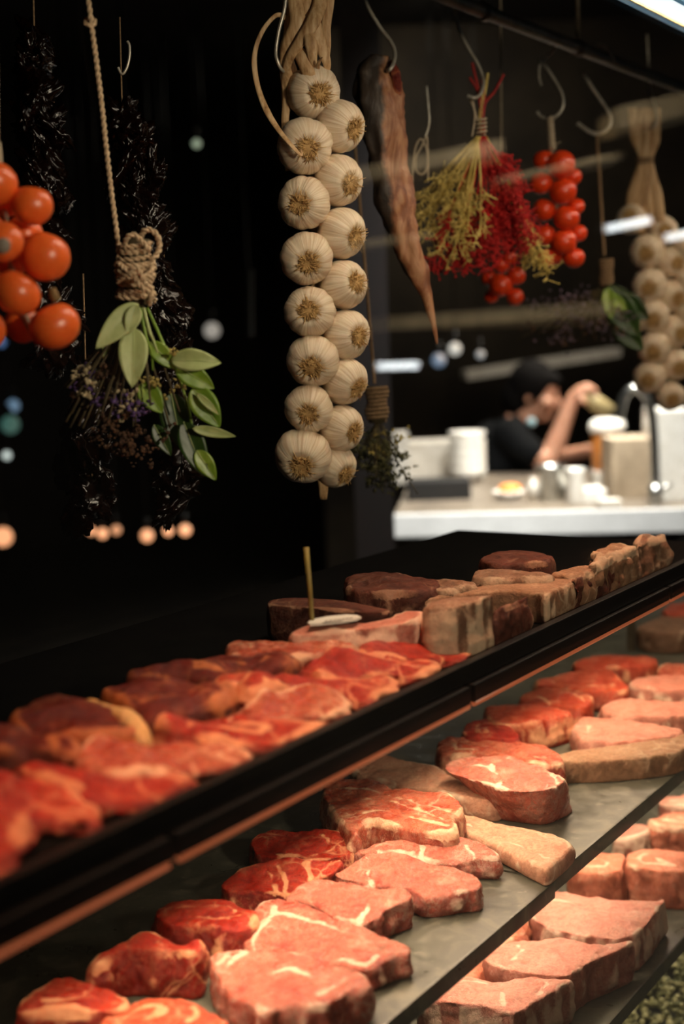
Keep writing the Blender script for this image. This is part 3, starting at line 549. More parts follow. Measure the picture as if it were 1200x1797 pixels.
# lowest shelf
steaks([
 ([(735,1752),(765,1728),(796,1712),(825,1713),(867,1722),(917,1714),(950,1713),(1000,1721),(985,1731),(958,1747),(925,1766),(902,1778),(880,1774),(838,1762),(790,1758)], .050, 'pale', 'pink cut with thick cream fat along its left side, lowest on the bottom shelf', G3, dict(voxel=V, rim=.2, fatside=.95, flare=.003, seams=[[(790,1720),(830,1722),(870,1730),(880,1745),(885,1765)],[(940,1716),(960,1725),(945,1745)]])),
 ([(850,1684),(862,1666),(883,1654),(933,1647),(992,1647),(1054,1654),(1110,1653),(1075,1671),(1033,1689),(1012,1703),(990,1712),(950,1710),(908,1703),(870,1694)], .050, 'pale', 'pale pink cut with sharp dark front face, middle of three in a row', G3, dict(voxel=V, rim=.3, fatside=.6, flare=.002, seams=[[(905,1658),(915,1670),(900,1685)],[(1060,1656),(1070,1662),(1050,1675)]])),
 ([(927,1598),(935,1578),(950,1564),(992,1565),(1054,1574),(1117,1580),(1165,1576),(1158,1588),(1146,1607),(1129,1628),(1110,1640),(1075,1645),(1017,1640),(971,1628),(942,1616)], .050, 'pale', 'tall pale cut with a square dark right end, behind the other two of its row', G3, dict(voxel=V, rim=.4, fatside=.9, flare=.002, seams=[[(960,1580),(1000,1585),(1060,1600),(1120,1600)]])),
 ([(1000,1520),(1025,1502),(1054,1494),(1090,1498),(1094,1510),(1090,1524),(1060,1530),(1025,1530)], .055, 'peach', 'orange round-edged cut next to the slab edge on the bottom shelf', G3, dict(rim=.3, fatside=.2)),
 ([(1096,1505),(1110,1495),(1137,1490),(1200,1495),(1250,1505),(1250,1530),(1200,1530),(1140,1525),(1105,1518)], .055, 'peach', 'big smooth pinkish orange cut at the right edge of the bottom shelf', G3, dict(rim=.3, fatside=.3)),
 ([(1080,1466),(1098,1451),(1120,1447),(1138,1449),(1136,1460),(1115,1468),(1092,1470)], .045, 'pale', 'small cream cube of fat above the orange cuts', G3, dict(rim=.8, fatside=1.0, eye=False)),
 ([(1142,1438),(1165,1426),(1200,1424),(1250,1428),(1250,1446),(1200,1452),(1155,1450)], .050, 'peach', 'lumpy orange cut above the big smooth one at the right edge', G3, dict(rim=.5, lump=.006)),
 ([(1155,1405),(1175,1396),(1220,1392),(1250,1396),(1250,1412),(1200,1414),(1165,1413)], .045, 'pale', 'pale piece furthest back at the right edge of the bottom shelf', G3, dict(rim=.6, lump=.005)),
 ([(862,1642),(885,1622),(905,1602),(922,1592),(925,1612),(915,1632),(890,1650),(868,1655)], .045, 'peach', 'curly orange strip half hidden by the slab, beside the tall pale cut', G3, dict(rim=.7, lump=.007, eye=False)),
 ([(800,1700),(820,1682),(842,1670),(850,1684),(846,1702),(830,1712),(808,1712)], .040, 'peach', 'small orange scrap under the slab edge beside the middle cut', G3, dict(rim=.6, eye=False)),
], SH3)
# price tag on its stick, stuck in the boned cut
M_card = simple('white_card', (210, 216, 206), (196, 200, 190), .6, 30, bump=.05)
M_ink = simple('dark_ink', (40, 44, 40), None, .6)
M_wood = simple('bamboo', (140, 128, 62), (112, 100, 48), .5, 60)
tz = SH1+.047
p0 = onz(547, 1092, tz); tg = empty('price_tag', p0, 'white oval price card on a tall bamboo stick', 'price tag')
pts = [onz(x, y, tz) for x, y in [(539,1096),(550,1090),(575,1085),(610,1082),(626,1083),(634,1086),(625,1090),(600,1094),(560,1098),(544,1099)]]
mb = MB(); n = len(pts); mb.add(pts + [p+Vector((0, 0, .0022)) for p in pts], [tuple(range(n-1, -1, -1)), tuple(range(n, 2*n))] + [(i, (i+1) % n, n+(i+1) % n, n+i) for i in range(n)])
card = mb.obj('card', M_card, tg, smooth=False)
mb = MB(); rr = random.Random(3)
for row, (x0, x1, yy0, yy1) in enumerate([(570, 618, 1090, 1084.5), (566, 600, 1093, 1089.5)]):
    pp = [onz(x0+(x1-x0)*i/26, yy0+(yy1-yy0)*i/26+(1.0 if i % 2 else -1.0)*rr.uniform(.2, .6), tz+.0026) for i in range(27)]
    for a in range(0, 26, 4): mb.tube(crom(pp[a:a+4], 3), .00035, 5)
mb.obj('handwriting', M_ink, card)
pl = Plane(547, 1092, D=(p0-CAM).dot(FW))
MB().tube([pl.at(548, 1094), pl.at(543, 1030), pl.at(537, 961)], [.0022, .0024, .0026], 8).obj('stick', M_wood, tg)
# ------------------------------------------------------------------ things hanging from the rail
YR = .34
M_garlic = NT('garlic_skin'); _sv = M_garlic.attr('sv', 'Vector'); _o = M_garlic.obj()
_s1 = M_garlic.noise(_sv, 1.7, 6, .65, .2); _s2 = M_garlic.noise(_o, 30, 4)
_col = M_garlic.ramp(_s1, [(.30, lin((188, 160, 128))), (.45, lin((216, 194, 164))), (.6, lin((232, 216, 190)))])
_col = M_garlic.mix(M_garlic.ramp(_s2, [(.5, (0, 0, 0)), (.75, (.4, .4, .4))]), _col, lin((214, 184, 160)))
M_garlic.l(_col, M_garlic.b.inputs['Base Color']); M_garlic.set(Roughness=.5); M_garlic.b.inputs['Subsurface Weight'].default_value = .1; M_garlic.b.inputs['Subsurface Scale'].default_value = .006
M_garlic.bump(_s1, .5, .0018); M_garlic = M_garlic.m
M_root = simple('garlic_root', (206, 170, 112), (168, 130, 78), .8, 120)
M_straw = NT('dried_garlic_stalk'); _o = M_straw.obj(); _mp = M_straw.n('ShaderNodeMapping'); _mp.inputs['Scale'].default_value = (1, 1, .12); M_straw.l(_o, _mp.inputs[0])
_s = M_straw.noise(_mp.outputs[0], 150, 6, .7); M_straw.l(M_straw.ramp(_s, [(.32, lin((138, 100, 62))), (.5, lin((196, 158, 112))), (.68, lin((226, 196, 154)))]), M_straw.b.inputs['Base Color'])
M_straw.set(Roughness=.6); M_straw.bump(_s, .5, .001); M_straw = M_straw.m
M_jute = simple('jute_rope', (220, 194, 160), (168, 140, 106), .9, 400, bump=.4)
M_string = simple('pale_string', (206, 190, 164), (160, 142, 116), .9, 400, bump=.3)
M_brown_str = simple('brown_string', (150, 122, 90), (112, 88, 62), .9, 400, bump=.3)
M_tom = simple('tomato_skin', (232, 76, 26), (212, 50, 14), .3, 14, bump=.03, spec=.6, sss=.15)
M_tom_o = simple('orange_tomato_skin', (246, 122, 52), (236, 88, 28), .33, 14, bump=.03, spec=.6, sss=.15)
M_stem = simple('tomato_stem', (150, 112, 70), (96, 84, 44), .8, 100)
M_hook = simple('hook_steel', (206, 200, 186), (164, 156, 140), .32, 80, metal=.45, bump=.05)

def garlic_mesh(seed, seg=64, rings=34):
    rr = random.Random(seed); ph = rr.uniform(0, 6); nl = rr.choice([9, 10, 11]); amp = [rr.uniform(.5, 1.3) for _ in range(nl)]
    R = .029; v, f, sv = [], [], []
    prof = crom([(.0, .62, 0), (.22, .60, 0), (.34, .68, 0), (.62, .70, 0), (.93, .38, 0), (1.02, .0, 0), (.95, -.36, 0), (.66, -.74, 0), (.34, -1.0, 0), (.2, -1.25, 0), (.15, -1.5, 0)], 4)
    off = Vector((seed*2.3, 0, 0))
    for i, p in enumerate(prof):
        lat = i/(len(prof)-1); lob = max(0, min(1, (lat-.08)/.25))*max(0, 1-max(0, (lat-.55))/.35)
        for k in range(seg):
            a = 2*pi*k/seg; u = (a+ph+.12*sin(a*2+seed))/(2*pi)*nl; idx = int(u) % nl; c = abs(sin(pi*(u % 1)))
            m = 1 - lob*.06*amp[idx]*(1-c**.5) + .06*noise.noise(Vector((cos(a), sin(a), lat*2))+off)
            m += .012*noise.noise(Vector((cos(a)*9, sin(a)*9, lat))+off)
            v.append(Vector((p.x*m*cos(a), p.x*m*sin(a), p.y*(1+.03*noise.noise(Vector((cos(a)*2, sin(a)*2, 3))+off))))*R); sv.append((cos(a)*7, sin(a)*7, lat*1.2+seed))
    for i in range(len(prof)-1):
        for k in range(seg):
            a, b = i*seg+k, i*seg+(k+1) % seg; f.append((a, a+seg, b+seg, b))
    me = bpy.data.meshes.new('garlic_bulb'); me.from_pydata(v, [], f); me.update()
    bm = bmesh.new(); bm.from_mesh(me); bmesh.ops.recalc_face_normals(bm, faces=bm.faces); bm.to_mesh(me); bm.free(); me.shade_smooth()
    at = me.attributes.new('sv', 'FLOAT_VECTOR', 'POINT'); at.data.foreach_set('vector', np.array(sv, dtype=np.float32).ravel()); me.materials.append(M_garlic)
    mb = MB()
    mb.lathe([(.001, .60*R), (.34*R, .64*R), (.36*R, .72*R), (.2*R, .76*R), (.001, .78*R)], 14)
    for i in range(120):
        a = rr.uniform(0, 2*pi); r0 = rr.uniform(.02, .34)*R; L = rr.uniform(.10, .34)*R; z = .72*R
        p0 = Vector((cos(a)*r0, sin(a)*r0, z)); a2 = a+rr.uniform(-1.1, 1.1)
        d = Vector((cos(a2), sin(a2), rr.uniform(.0, .8))); p1 = p0+d*L*.5+Vector((0, 0, .03*R)); p2 = p0+d*L+Vector((rr.uniform(-.1, .1), rr.uniform(-.1, .1), rr.uniform(-.12, .05)))*R
        mb.tube([p0, p1, p2], [.00055, .0005, .00025], 4)
    m2 = bpy.data.meshes.new('root_tuft'); m2.from_pydata(mb.v, [], mb.f); m2.update(); m2.shade_smooth(); m2.materials.append(M_root)
    return me, m2
GM = [garlic_mesh(s_) for s_ in range(1, 7)]
def garlic_at(par, pl, x, y, r, ox, oy, var, depth=0, spin=0):
    c = pl.at(x, y, depth); me, m2 = GM[var % len(GM)]
    view = (c-CAM).normalized(); right = pl.r; down = view.cross(right).normalized()
    if down.z > 0: down = -down
    o2 = min(.93, math.hypot(ox, oy)); ax = (-view*math.sqrt(1-o2*o2) + right*ox + down*oy).normalized()
    q = Vector((0, 0, 1)).rotation_difference(ax) @ Quaternion((0, 0, 1), spin)
    o = bpy.data.objects.new('garlic_bulb', me); COL.objects.link(o); o.parent = par; o.location = c-wloc(par)
    o.rotation_mode = 'QUATERNION'; o.rotation_quaternion = q; s_ = r*1.09*pl.px/.029; o.scale = (s_, s_*(1+.04*sin(var*3)), s_)
    t_ = bpy.data.objects.new('root_tuft', m2); COL.objects.link(t_); t_.parent = o
    return o
def rope(mb, pts, r, n=10, strands=2, pitch=.012, seg=6):
    P = crom(pts, n); L = [0]
    for a, b in zip(P, P[1:]): L.append(L[-1]+(b-a).length)
    t = (P[1]-P[0]).normalized(); u = t.orthogonal().normalized(); frames = []
    step = pitch/8; k = int(L[-1]/step)+1; Q = []; j = 0
    for i in range(k+1):
        s_ = min(i*step, L[-1]-1e-6)
        while j < len(L)-2 and L[j+1] < s_: j += 1
        w_ = (s_-L[j])/max(L[j+1]-L[j], 1e-9); Q.append(P[j].lerp(P[j+1], w_))
    for st in range(strands):
        t = (Q[1]-Q[0]).normalized(); u = t.orthogonal().normalized(); out = []
        for i, p in enumerate(Q):
            t2 = (Q[min(i+1, k)]-Q[max(i-1, 0)])
            t2 = t2.normalized() if t2.length > 1e-9 else t
            u = (t.rotation_difference(t2) @ u); u = (u-t2*u.dot(t2)).normalized(); t = t2; b = t.cross(u)
            a = 2*pi*i*step/pitch + 2*pi*st/strands
            out.append(p+(u*cos(a)+b*sin(a))*r*.5)
        mb.tube(out, r*.56, seg)
    return mb
def hook(pts, pl, r, label, depth=0, n=8, group='steel hooks on the rail'):
    P = [pl.at(x, y, d if len(q) > 2 else depth) for q in pts for x, y, d in [(q[0], q[1], q[2] if len(q) > 2 else 0)]]
    o = MB().tube(crom(P, n), [r]*(len(crom(P, n))), 10).obj('meat_hook', M_hook, None, loc=P[-1])
    return tag(o, label, 'hook', group)

# the steel rail over the cabinet
ra, rb = Vector((.3, YR, 1.955)), Vector((4.05, YR, 1.955))
rl = empty('hanging_rail', Vector((2.2, YR, 1.945)), 'dull round steel rail that carries the hooks', 'rail')
MB().tube([ra, rb], .0105, 20).obj('rod', M_dsteel, rl)
for x in (1.93, 2.28, 1.25, 3.2):
    MB().tube([Vector((x-.008, YR, 1.955)), Vector((x+.008, YR, 1.955))], .0135, 16).tube([Vector((x, YR, 1.96)), Vector((x, YR, 2.3))], .004, 8).obj('bracket', M_dsteel, rl)

# --- the big garlic braid
pg = Plane(550, 450, YR); base = pg.at(550, 830)
br = empty('garlic_braid', base, 'large sharp garlic braid in the centre with curling dry stalk', 'garlic')
LG = [(550,163,43,.30,.05,.02),(535,257,44,.16,.12,0),(533,357,42,-.25,.05,0),(538,454,42,.05,.25,0),(543,547,42,-.05,-.05,0),(549,633,42,-.08,.38,0),(542,718,40,-.05,.32,0),(532,800,45,-.12,.50,0)]
RG = [(598,222,41,.72,.2,.02),(594,317,42,.62,.2,.02),(600,410,41,.72,.22,.02),(603,499,41,.68,-.1,.02),(608,588,40,.70,.1,.02),(606,670,39,.68,.45,.02),(600,752,38,.70,.3,.02),(588,818,38,.60,.55,.03)]
for i, g in enumerate(LG): garlic_at(br, pg, *g[:5], i, g[5], i*1.3)
for i, g in enumerate(RG): garlic_at(br, pg, *g[:5], i+3, g[5], i*2.1)
rr = random.Random(8)
def strand(par, pl, pts, r, flat=.35, depth=0, name='dry_stalk', mat=None, n=7):
    P = crom([pl.at(q[0], q[1], q[2] if len(q) > 2 else depth) for q in pts], n)
    rad = lerp_list(list(r), len(P)) if isinstance(r, (list, tuple)) else [r]*len(P)
    view = (P[0]-CAM).normalized()
    return MB().tube(P, rad, 10, flat=flat, up=view).obj(name, mat or M_straw, par)
W = pg.px
for pts, r in [
    ([(522,-60,.0),(518,0,.0),(522,40,-.005),(505,80,.0),(500,120,.01),(503,170,.02),(500,220,.02),(505,300,.025)], [11*W,13*W,14*W,12*W,10*W,8*W,7*W,5*W]),
    ([(560,-60,.0),(562,0,.0),(548,40,-.012),(525,75,-.010),(505,110,.0),(498,160,.02),(500,210,.03)], [11*W,13*W,13*W,10*W,8*W,6*W,4*W]),
    ([(545,-60,.01),(540,0,.005),(552,50,.0),(562,80,.004),(574,115,.01),(566,150,.03)], [14*W,15*W,14*W,12*W,7*W,3*W]),
    ([(580,-60,.01),(578,0,.008),(572,45,.008),(574,80,.01),(573,125,.02)], [8*W,9*W,9*W,7*W,2*W]),
    ([(505,-60,.015),(503,-10,.012),(510,50,.01),(502,95,.008),(520,150,.02),(540,200,.03)], [9*W,10*W,12*W,12*W,12*W,8*W]),
    ([(535,55,-.012),(545,75,-.016),(548,100,-.012),(551,118,-.006)], [5*W,12*W,9*W,5*W]),
    ([(557,120,-.01),(560,108,-.02),(566,100,-.03)], [4*W,3*W,.6*W]),
    ([(515,85,.0),(530,100,-.008),(540,125,-.004),(548,150,.0)], [9*W,13*W,13*W,8*W])]:
    strand(br, pg, pts, r)
strand(br, pg, [(528,262,-.034),(528,272,-.036),(512,256,-.034),(489,228,-.02),(469,196,-.01),(453,155,0),(446,112,0),(450,80,0),(462,52,0),(478,32,0),(490,26,0),(505,34,.01)], [1.5*W,3*W,4*W,5*W,6*W,5*W,5*W,4*W,4*W,3.5*W,4*W,5*W], flat=.3)
for i in range(16):       # the plaited stalks seen between the bulbs
    y = 180+i*42; strand(br, pg, [(555+18*sin(i*2.1), y, .03), (568-16*sin(i*2.1), y+32, .024), (560+20*sin(i*1.7), y+66, .03)], [9*W, 10*W, 7*W], n=4)
hook([(505,-56,.0),(500,10,.0),(489,55,.0),(484,90,0),(487,108,0),(496,124,.005),(512,128,.02)], pg, .0022, 'steel hook half hidden behind the garlic braid stalks')

# --- cured leg hanging at its right
M_cured = NT('cured_meat'); _o = M_cured.obj(); _a = M_cured.noise(_o, 11, 6, .65, .6); _mp = M_cured.n('ShaderNodeMapping'); _mp.inputs['Scale'].default_value = (1, 1, .3); M_cured.l(_o, _mp.inputs[0]); _b = M_cured.noise(_mp.outputs[0], 45, 7, .7, .8)
_col = M_cured.ramp(_b, [(.30, lin((70, 32, 18))), (.47, lin((138, 84, 52))), (.60, lin((172, 124, 88)))])
_mould_shade = M_cured.attr('mould_shade'); _mm = M_cured.math('ADD', _mould_shade, M_cured.math('MULTIPLY', M_cured.math('SUBTRACT', _a, .5), 1.3))
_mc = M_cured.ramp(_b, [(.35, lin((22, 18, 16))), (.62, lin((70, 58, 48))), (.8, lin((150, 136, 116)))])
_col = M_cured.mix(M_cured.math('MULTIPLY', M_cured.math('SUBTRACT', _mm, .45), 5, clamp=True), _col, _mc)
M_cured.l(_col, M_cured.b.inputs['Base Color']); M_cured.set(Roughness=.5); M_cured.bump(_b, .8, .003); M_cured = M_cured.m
pc = Plane(690, 300, YR)
cl = [(664,98,19),(661,130,33),(664,170,37),(668,215,35),(674,260,34),(683,310,33),(693,360,31),(704,400,28),(717,440,24),(731,475,18),(744,510,12),(755,545,7),(763,580,4),(767,604,1.5)]
P = crom([pc.at(a, b, 0) for a, b, c in cl], 6); R_ = lerp_list([c*pc.px for a, b, c in cl], len(P))
mb = MB(); mb.tube(P, R_, 40, flat=.8, up=pc.n); v2 = []
for i, p in enumerate(mb.v):
    c = P[min(i//40, len(P)-1)]; d = p-c; k = noise.noise(p*22)*.26+noise.noise(p*60)*.2+noise.noise(p*140)*.08+noise.noise(Vector((p.x*70, p.y*70, p.z*9)))*.3
    v2.append(c+d*(1+k))
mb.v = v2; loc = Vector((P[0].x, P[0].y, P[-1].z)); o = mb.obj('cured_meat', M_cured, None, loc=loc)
at = o.data.attributes.new('mould_shade', 'FLOAT', 'POINT'); vals = []
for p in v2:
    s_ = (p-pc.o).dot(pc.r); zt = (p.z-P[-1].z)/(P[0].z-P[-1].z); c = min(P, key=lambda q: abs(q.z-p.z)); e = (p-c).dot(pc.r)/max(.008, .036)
    k_ = max(0, min(1, (zt-.42)*4)); vals.append(max(0, min(1, (.60*k_+.28*(1-k_))-e*(1.15*k_+1.0*(1-k_))+max(0, zt-.85)*.8)))  # mould at the top left, plus painted shade on the lower left flank
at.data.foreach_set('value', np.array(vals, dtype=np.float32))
tag(o, 'long tapering cured piece of meat, dark mouldy top left side, beside the garlic', 'cured meat')
fl = MB().tube(crom([pc.at(684, 108, -.01), pc.at(694, 130, -.012), pc.at(697, 165, -.008), pc.at(697, 200, 0)], 6), lerp_list([5*pc.px, 9*pc.px, 7*pc.px, 3*pc.px], 19), 10, flat=.5, up=pc.n)
fl.obj('red_flap', MT['deep'], o)
hook([(630,-62,0),(641,0,0),(665,45,0),(685,72,-.004),(693,92,-.012),(690,112,-.022),(684,122,-.026),(680,124,-.016)], pc, .0026, 'thick steel hook piercing the top of the cured meat')

# --- rope with the herb bouquet at the left
M_leaf = NT('green_leaf'); _o = M_leaf.obj(); _n = M_leaf.noise(_o, 26, 5, .6); M_leaf.l(M_leaf.ramp(_n, [(.3, lin((76, 108, 26))), (.5, lin((116, 148, 44))), (.7, lin((160, 180, 80)))]), M_leaf.b.inputs['Base Color']); M_leaf.set(Roughness=.38); M_leaf.bump(M_leaf.noise(_o, 90, 3), .3, .001); M_leaf = M_leaf.m
M_leafp = NT('pale_leaf_underside'); _o = M_leafp.obj(); _n = M_leafp.noise(_o, 30, 5, .6); M_leafp.l(M_leafp.ramp(_n, [(.3, lin((148, 164, 94))), (.7, lin((196, 206, 146)))]), M_leafp.b.inputs['Base Color']); M_leafp.set(Roughness=.5); M_leafp.bump(_n, .3, .001); M_leafp = M_leafp.m
M_leafd = simple('dark_green_leaf', (46, 76, 22), (28, 50, 14), .4, 30)
M_twig = simple('dry_twig', (92, 80, 50), (60, 52, 34), .8, 80)
M_purple = simple('purple_blossom', (98, 72, 128), (66, 44, 92), .8, 90)
M_cream = simple('cream_blossom', (190, 176, 140), (142, 126, 94), .8, 90)
M_brownfl = simple('brown_blossom', (92, 62, 36), (54, 34, 20), .85, 90)
M_yellowfl = simple('yellow_blossom', (180, 160, 84), (120, 106, 52), .8, 90)
def leaf(par, pl, base, tip, wpx, mat, bend=0, d0=0, d1=0, twist=0, fold=.25, name='leaf'):
    a = pl.at(*base, d0); b = pl.at(*tip, d1); ax = b-a; L = ax.length; ax.normalize(); side = ax.cross(pl.n).normalized(); side = (side*cos(twist)+pl.n*sin(twist)).normalized(); nn = ax.cross(side)
    w_ = wpx*pl.px/2; mb = MB(); NU, NV = 18, 8; v = []
    for i in range(NU+1):
        u = i/NU; wd = w_*max(.02, (sin(pi*u**.8)**.75)*(1-.12*u)); c = a+ax*L*u+nn*sin(pi*u)*bend*L+side*0
        for j in range(-NV//2, NV//2+1):
            q = j/(NV/2); v.append(c+side*wd*q+nn*(abs(q)*wd*fold)+nn*.0006*noise.noise(c*120+Vector((q*3, 0, 0))))
    W_ = NV+1; top = v; bot = [p-nn*.0005 for p in v]; n_ = len(v)
    f = [(i*W_+j, i*W_+j+1, (i+1)*W_+j+1, (i+1)*W_+j) for i in range(NU) for j in range(NV)]
    f2 = [tuple(n_+k for k in reversed(q)) for q in f]
    rim = [i*W_ for i in range(NU+1)]+[NU*W_+j for j in range(1, W_)]+[i*W_+NV for i in range(NU-1, -1, -1)]+[j for j in range(NV-1, 0, -1)]
    f3 = [(rim[i], rim[(i+1) % len(rim)], n_+rim[(i+1) % len(rim)], n_+rim[i]) for i in range(len(rim))]
    mb.add(top+bot, f+f2+f3); o = mb.obj(name, mat, par)
    vein = MB().tube([a+ax*L*u+nn*(sin(pi*u)*bend*L+.0004) for u in [i/10 for i in range(10)]], [.0004]*5+[.0002]*5, 6); vein.obj('midrib', M_leafp, o)
    return o
def blossoms(par, pl, pts, mat, name, r=.0035, spread=10, n=8, seed=1, dd=.012):
    rr = random.Random(seed); mb = MB()
    for x, y in pts:
        for i in range(n):
            c = pl.at(x+rr.gauss(0, spread), y+rr.gauss(0, spread*.8), rr.gauss(0, dd)); 
            for k in range(3):
                mb.ball(c+Vector((rr.uniform(-1, 1), rr.uniform(-1, 1), rr.uniform(-1, 1)))*r*.8, r*rr.uniform(.4, .8), 1, rr.uniform(.4, 1), rr.uniform(.4, 1), 6, 4, fn=lambda d: 1+.4*noise.noise(d*2+c*50))
    return mb.obj(name, mat, par)
pb = Plane(215, 450, .30); pb2 = pb
bq = empty('herb_bouquet', pb.at(250, 850), 'herb and purple flower bouquet hanging head down on a thick jute rope', 'bouquet')
mb = MB(); R1 = 5.0*pb.px
rope(mb, [pb.at(x, y) for x, y in [(140,-90),(152,-20),(157,15),(160,40),(168,100),(178,180),(187,265),(197,350),(205,410),(209,455),(214,475)]], R1*.95, pitch=.013)
mb.obj('rope', M_jute, bq)
mb = MB(); rope(mb, [pb.at(158+9*cos(a), 38+7*sin(a), .006*sin(a*.5)) for a in [k*.7 for k in range(0, 14)]], R1*.75, pitch=.012, n=5); mb.obj('rope_knot', M_jute, bq)
mb = MB(); cx, pts = 240, []
for k in range(0, 12*13+1):
    a = 2*pi*k/12; y = 425+k/156*102; rr_ = 31-(3 if y < 450 else 0)+(3*sin(y*.11))
    pts.append(pb.at(cx-3+ (y-470)*.03 + rr_*cos(a), y+4*sin(a)+3*sin(a*.31), -sin(a)*rr_*pb.px*.8))
rope(mb, pts, R1*.95, pitch=.013, n=3)
rope(mb, [pb.at(x, y, d) for x, y, d in [(218,432,-.01),(222,418,-.02),(235,412,-.022),(250,425,-.02),(262,440,-.02)]], R1, n=6)
rope(mb, [pb.at(x, y, d) for x, y, d in [(246,424,0),(250,408,-.01),(262,403,-.012),(275,412,-.012),(280,430,-.01),(276,446,-.012),(266,456,-.016)]], R1*1.05, n=6)
rope(mb, [pb.at(x, y, d) for x, y, d in [(208,462,-.02),(225,478,-.034),(245,488,-.036),(264,478,-.026),(268,470,-.01)]], R1, n=6)
rope(mb, [pb.at(x, y, d) for x, y, d in [(205,494,-.018),(225,478,-.036),(240,470,-.04),(255,498,-.036),(266,508,-.02)]], R1, n=6)
rope(mb, [pb.at(x, y, d) for x, y, d in [(236,486,-.036),(250,505,-.038),(262,515,-.03),(262,535,-.02)]], R1, n=6)
mb.obj('rope_wrap', M_jute, bq)
core = MB().tube([pb.at(240, 420), pb.at(240, 470), pb.at(240, 535)], [22*pb.px]*3, 14); core.obj('stem_core', M_twig, bq)
rr = random.Random(12); mb = MB()
for i in range(34):
    x1 = rr.uniform(110, 320); y1 = rr.uniform(650, 760); d = rr.uniform(-.03, .03); mb.tube(crom([pb.at(240+rr.uniform(-18, 18), 525, rr.uniform(-.012, .012)), pb.at(240+(x1-240)*.35+rr.uniform(-6, 6), 590, d*.5), pb.at(x1, y1, d)], 4), .0011, 5)
mb.obj('dry_stems', M_twig, bq)
strand(bq, pb, [(252,540,-.01),(262,580,-.012),(270,600,-.012),(282,635,-.01)], [3*pb.px, 3*pb.px, 2.5*pb.px, 2*pb.px], 1, mat=M_leafp, name='green_stem')
strand(bq, pb, [(246,540,-.012),(256,590,-.014),(266,620,-.012),(268,650,-.01)], [3*pb.px, 3*pb.px, 2.5*pb.px, 2*pb.px], 1, mat=M_leaf, name='green_stem')
strand(bq, pb, [(258,540,0),(285,600,-.005),(320,680,-.002),(340,760,0)], [3*pb.px, 3*pb.px, 2.5*pb.px, 2*pb.px], 1, mat=M_leaf, name='green_stem')
for b_, t_, w_, m_, kw in [
    ((243,533),(168,612),46,M_leafp,dict(d0=-.02,d1=-.03,bend=.06)),
    ((235,575),(232,680),54,M_leafp,dict(d0=-.022,d1=-.03,bend=.05)),
    ((240,535),(224,588),30,M_leafp,dict(d0=-.026,d1=-.03,bend=.05)),
    ((262,600),(310,648),34,M_leaf,dict(d0=-.01,d1=-.01,bend=.05)),
    ((300,632),(388,637),42,M_leafp,dict(d0=-.015,d1=-.02,bend=.12,twist=.2)),
    ((308,640),(376,682),44,M_leaf,dict(d0=-.01,d1=-.01)),
    ((338,680),(386,750),52,M_leaf,dict(d0=-.008,d1=-.012)),
    ((345,690),(384,728),14,M_leafp,dict(d0=-.016,d1=-.018,bend=.1)),
    ((338,752),(414,766),20,M_leafp,dict(d0=-.018,d1=-.02,bend=-.1)),
    ((322,740),(360,836),50,M_leafd,dict(d0=-.005,d1=-.01)),
    ((345,790),(379,843),34,M_leaf,dict(d0=-.01,d1=-.01)),
    ((248,672),(285,725),42,M_leaf,dict(d0=-.012,d1=-.016)),
    ((300,690),(320,790),60,M_leafd,dict(d0=.01,d1=.01)),
    ((270,745),(300,800),30,M_leafd,dict(d0=.0,d1=.0)),
    ((190,590),(182,632),14,M_leafp,dict(d0=-.01,d1=-.01))]:
    leaf(bq, pb, b_, t_, w_, m_, **kw)
rr = random.Random(3)
blossoms(bq, pb, [(135+rr.random()*30, 650+rr.random()*50) for _ in range(9)]+[(180+rr.random()*70, 690+rr.random()*35) for _ in range(10)], M_cream, 'cream_blossoms', seed=2, n=6, spread=8)
blossoms(bq, pb, [(150, 680), (165, 700), (205, 715), (215, 705), (232, 718), (245, 722), (255, 712), (150, 660), (225, 700)], M_purple, 'purple_blossoms', seed=5, n=10, spread=9)
blossoms(bq, pb, [(170, 650), (190, 660), (200, 675), (180, 760), (210, 780), (250, 775), (200, 740), (260, 790), (230, 760), (280, 760)], M_brownfl, 'dried_brown_blossoms', seed=7, n=12, spread=14)
blossoms(bq, pb, [(255, 668), (265, 672), (246, 676), (302, 620), (275, 700), (315, 680)], M_yellowfl, 'yellow_blossoms', seed=9, n=6, spread=6)

# --- tomatoes on strings
def tomato_mesh(mat):
    mb = MB(); mb.ball((0, 0, 0), 1, 1, 1, .92, 32, 20, fn=lambda d: 1+.012*cos(math.atan2(d.y, d.x)*5)*(1-abs(d.z))-.10*max(0, d.z-.75)/.25)
    me = bpy.data.meshes.new('tomato'); me.from_pydata(mb.v, [], mb.f); me.update(); b = bmesh.new(); b.from_mesh(me); bmesh.ops.recalc_face_normals(b, faces=b.faces); b.to_mesh(me); b.free(); me.shade_smooth(); me.materials.append(mat); return me
TM = tomato_mesh(M_tom); TMO = tomato_mesh(M_tom_o)
def tomatoes(par, pl, lst, me, seed=1):
    rr = random.Random(seed)
    for x, y, r, d in lst:
        o = bpy.data.objects.new('tomato', me); COL.objects.link(o); o.parent = par; o.location = pl.at(x, y, d)-wloc(par)
        s_ = r*pl.px; o.scale = (s_, s_, s_*rr.uniform(.95, 1.1)); o.rotation_euler = (rr.uniform(-.5, .5), rr.uniform(-.5, .5), rr.uniform(0, 6))
pt = Plane(60, 450, .24); tl = empty('tomato_string', pt.at(40, 615), 'cluster of big orange tomatoes at the left edge', 'tomatoes', 'strings of tomatoes')
tomatoes(tl, pt, [(-12,322,42,-.0),(56,360,37,.0),(2,424,38,-.03),(79,450,44,0),(30,514,42,-.01),(96,572,46,.0),(8,350,34,.03),(42,410,34,.03),(-30,400,36,.02),(-34,500,40,.0),(20,452,34,.035),(-30,580,40,.0),(40,570,34,.04)], TMO)
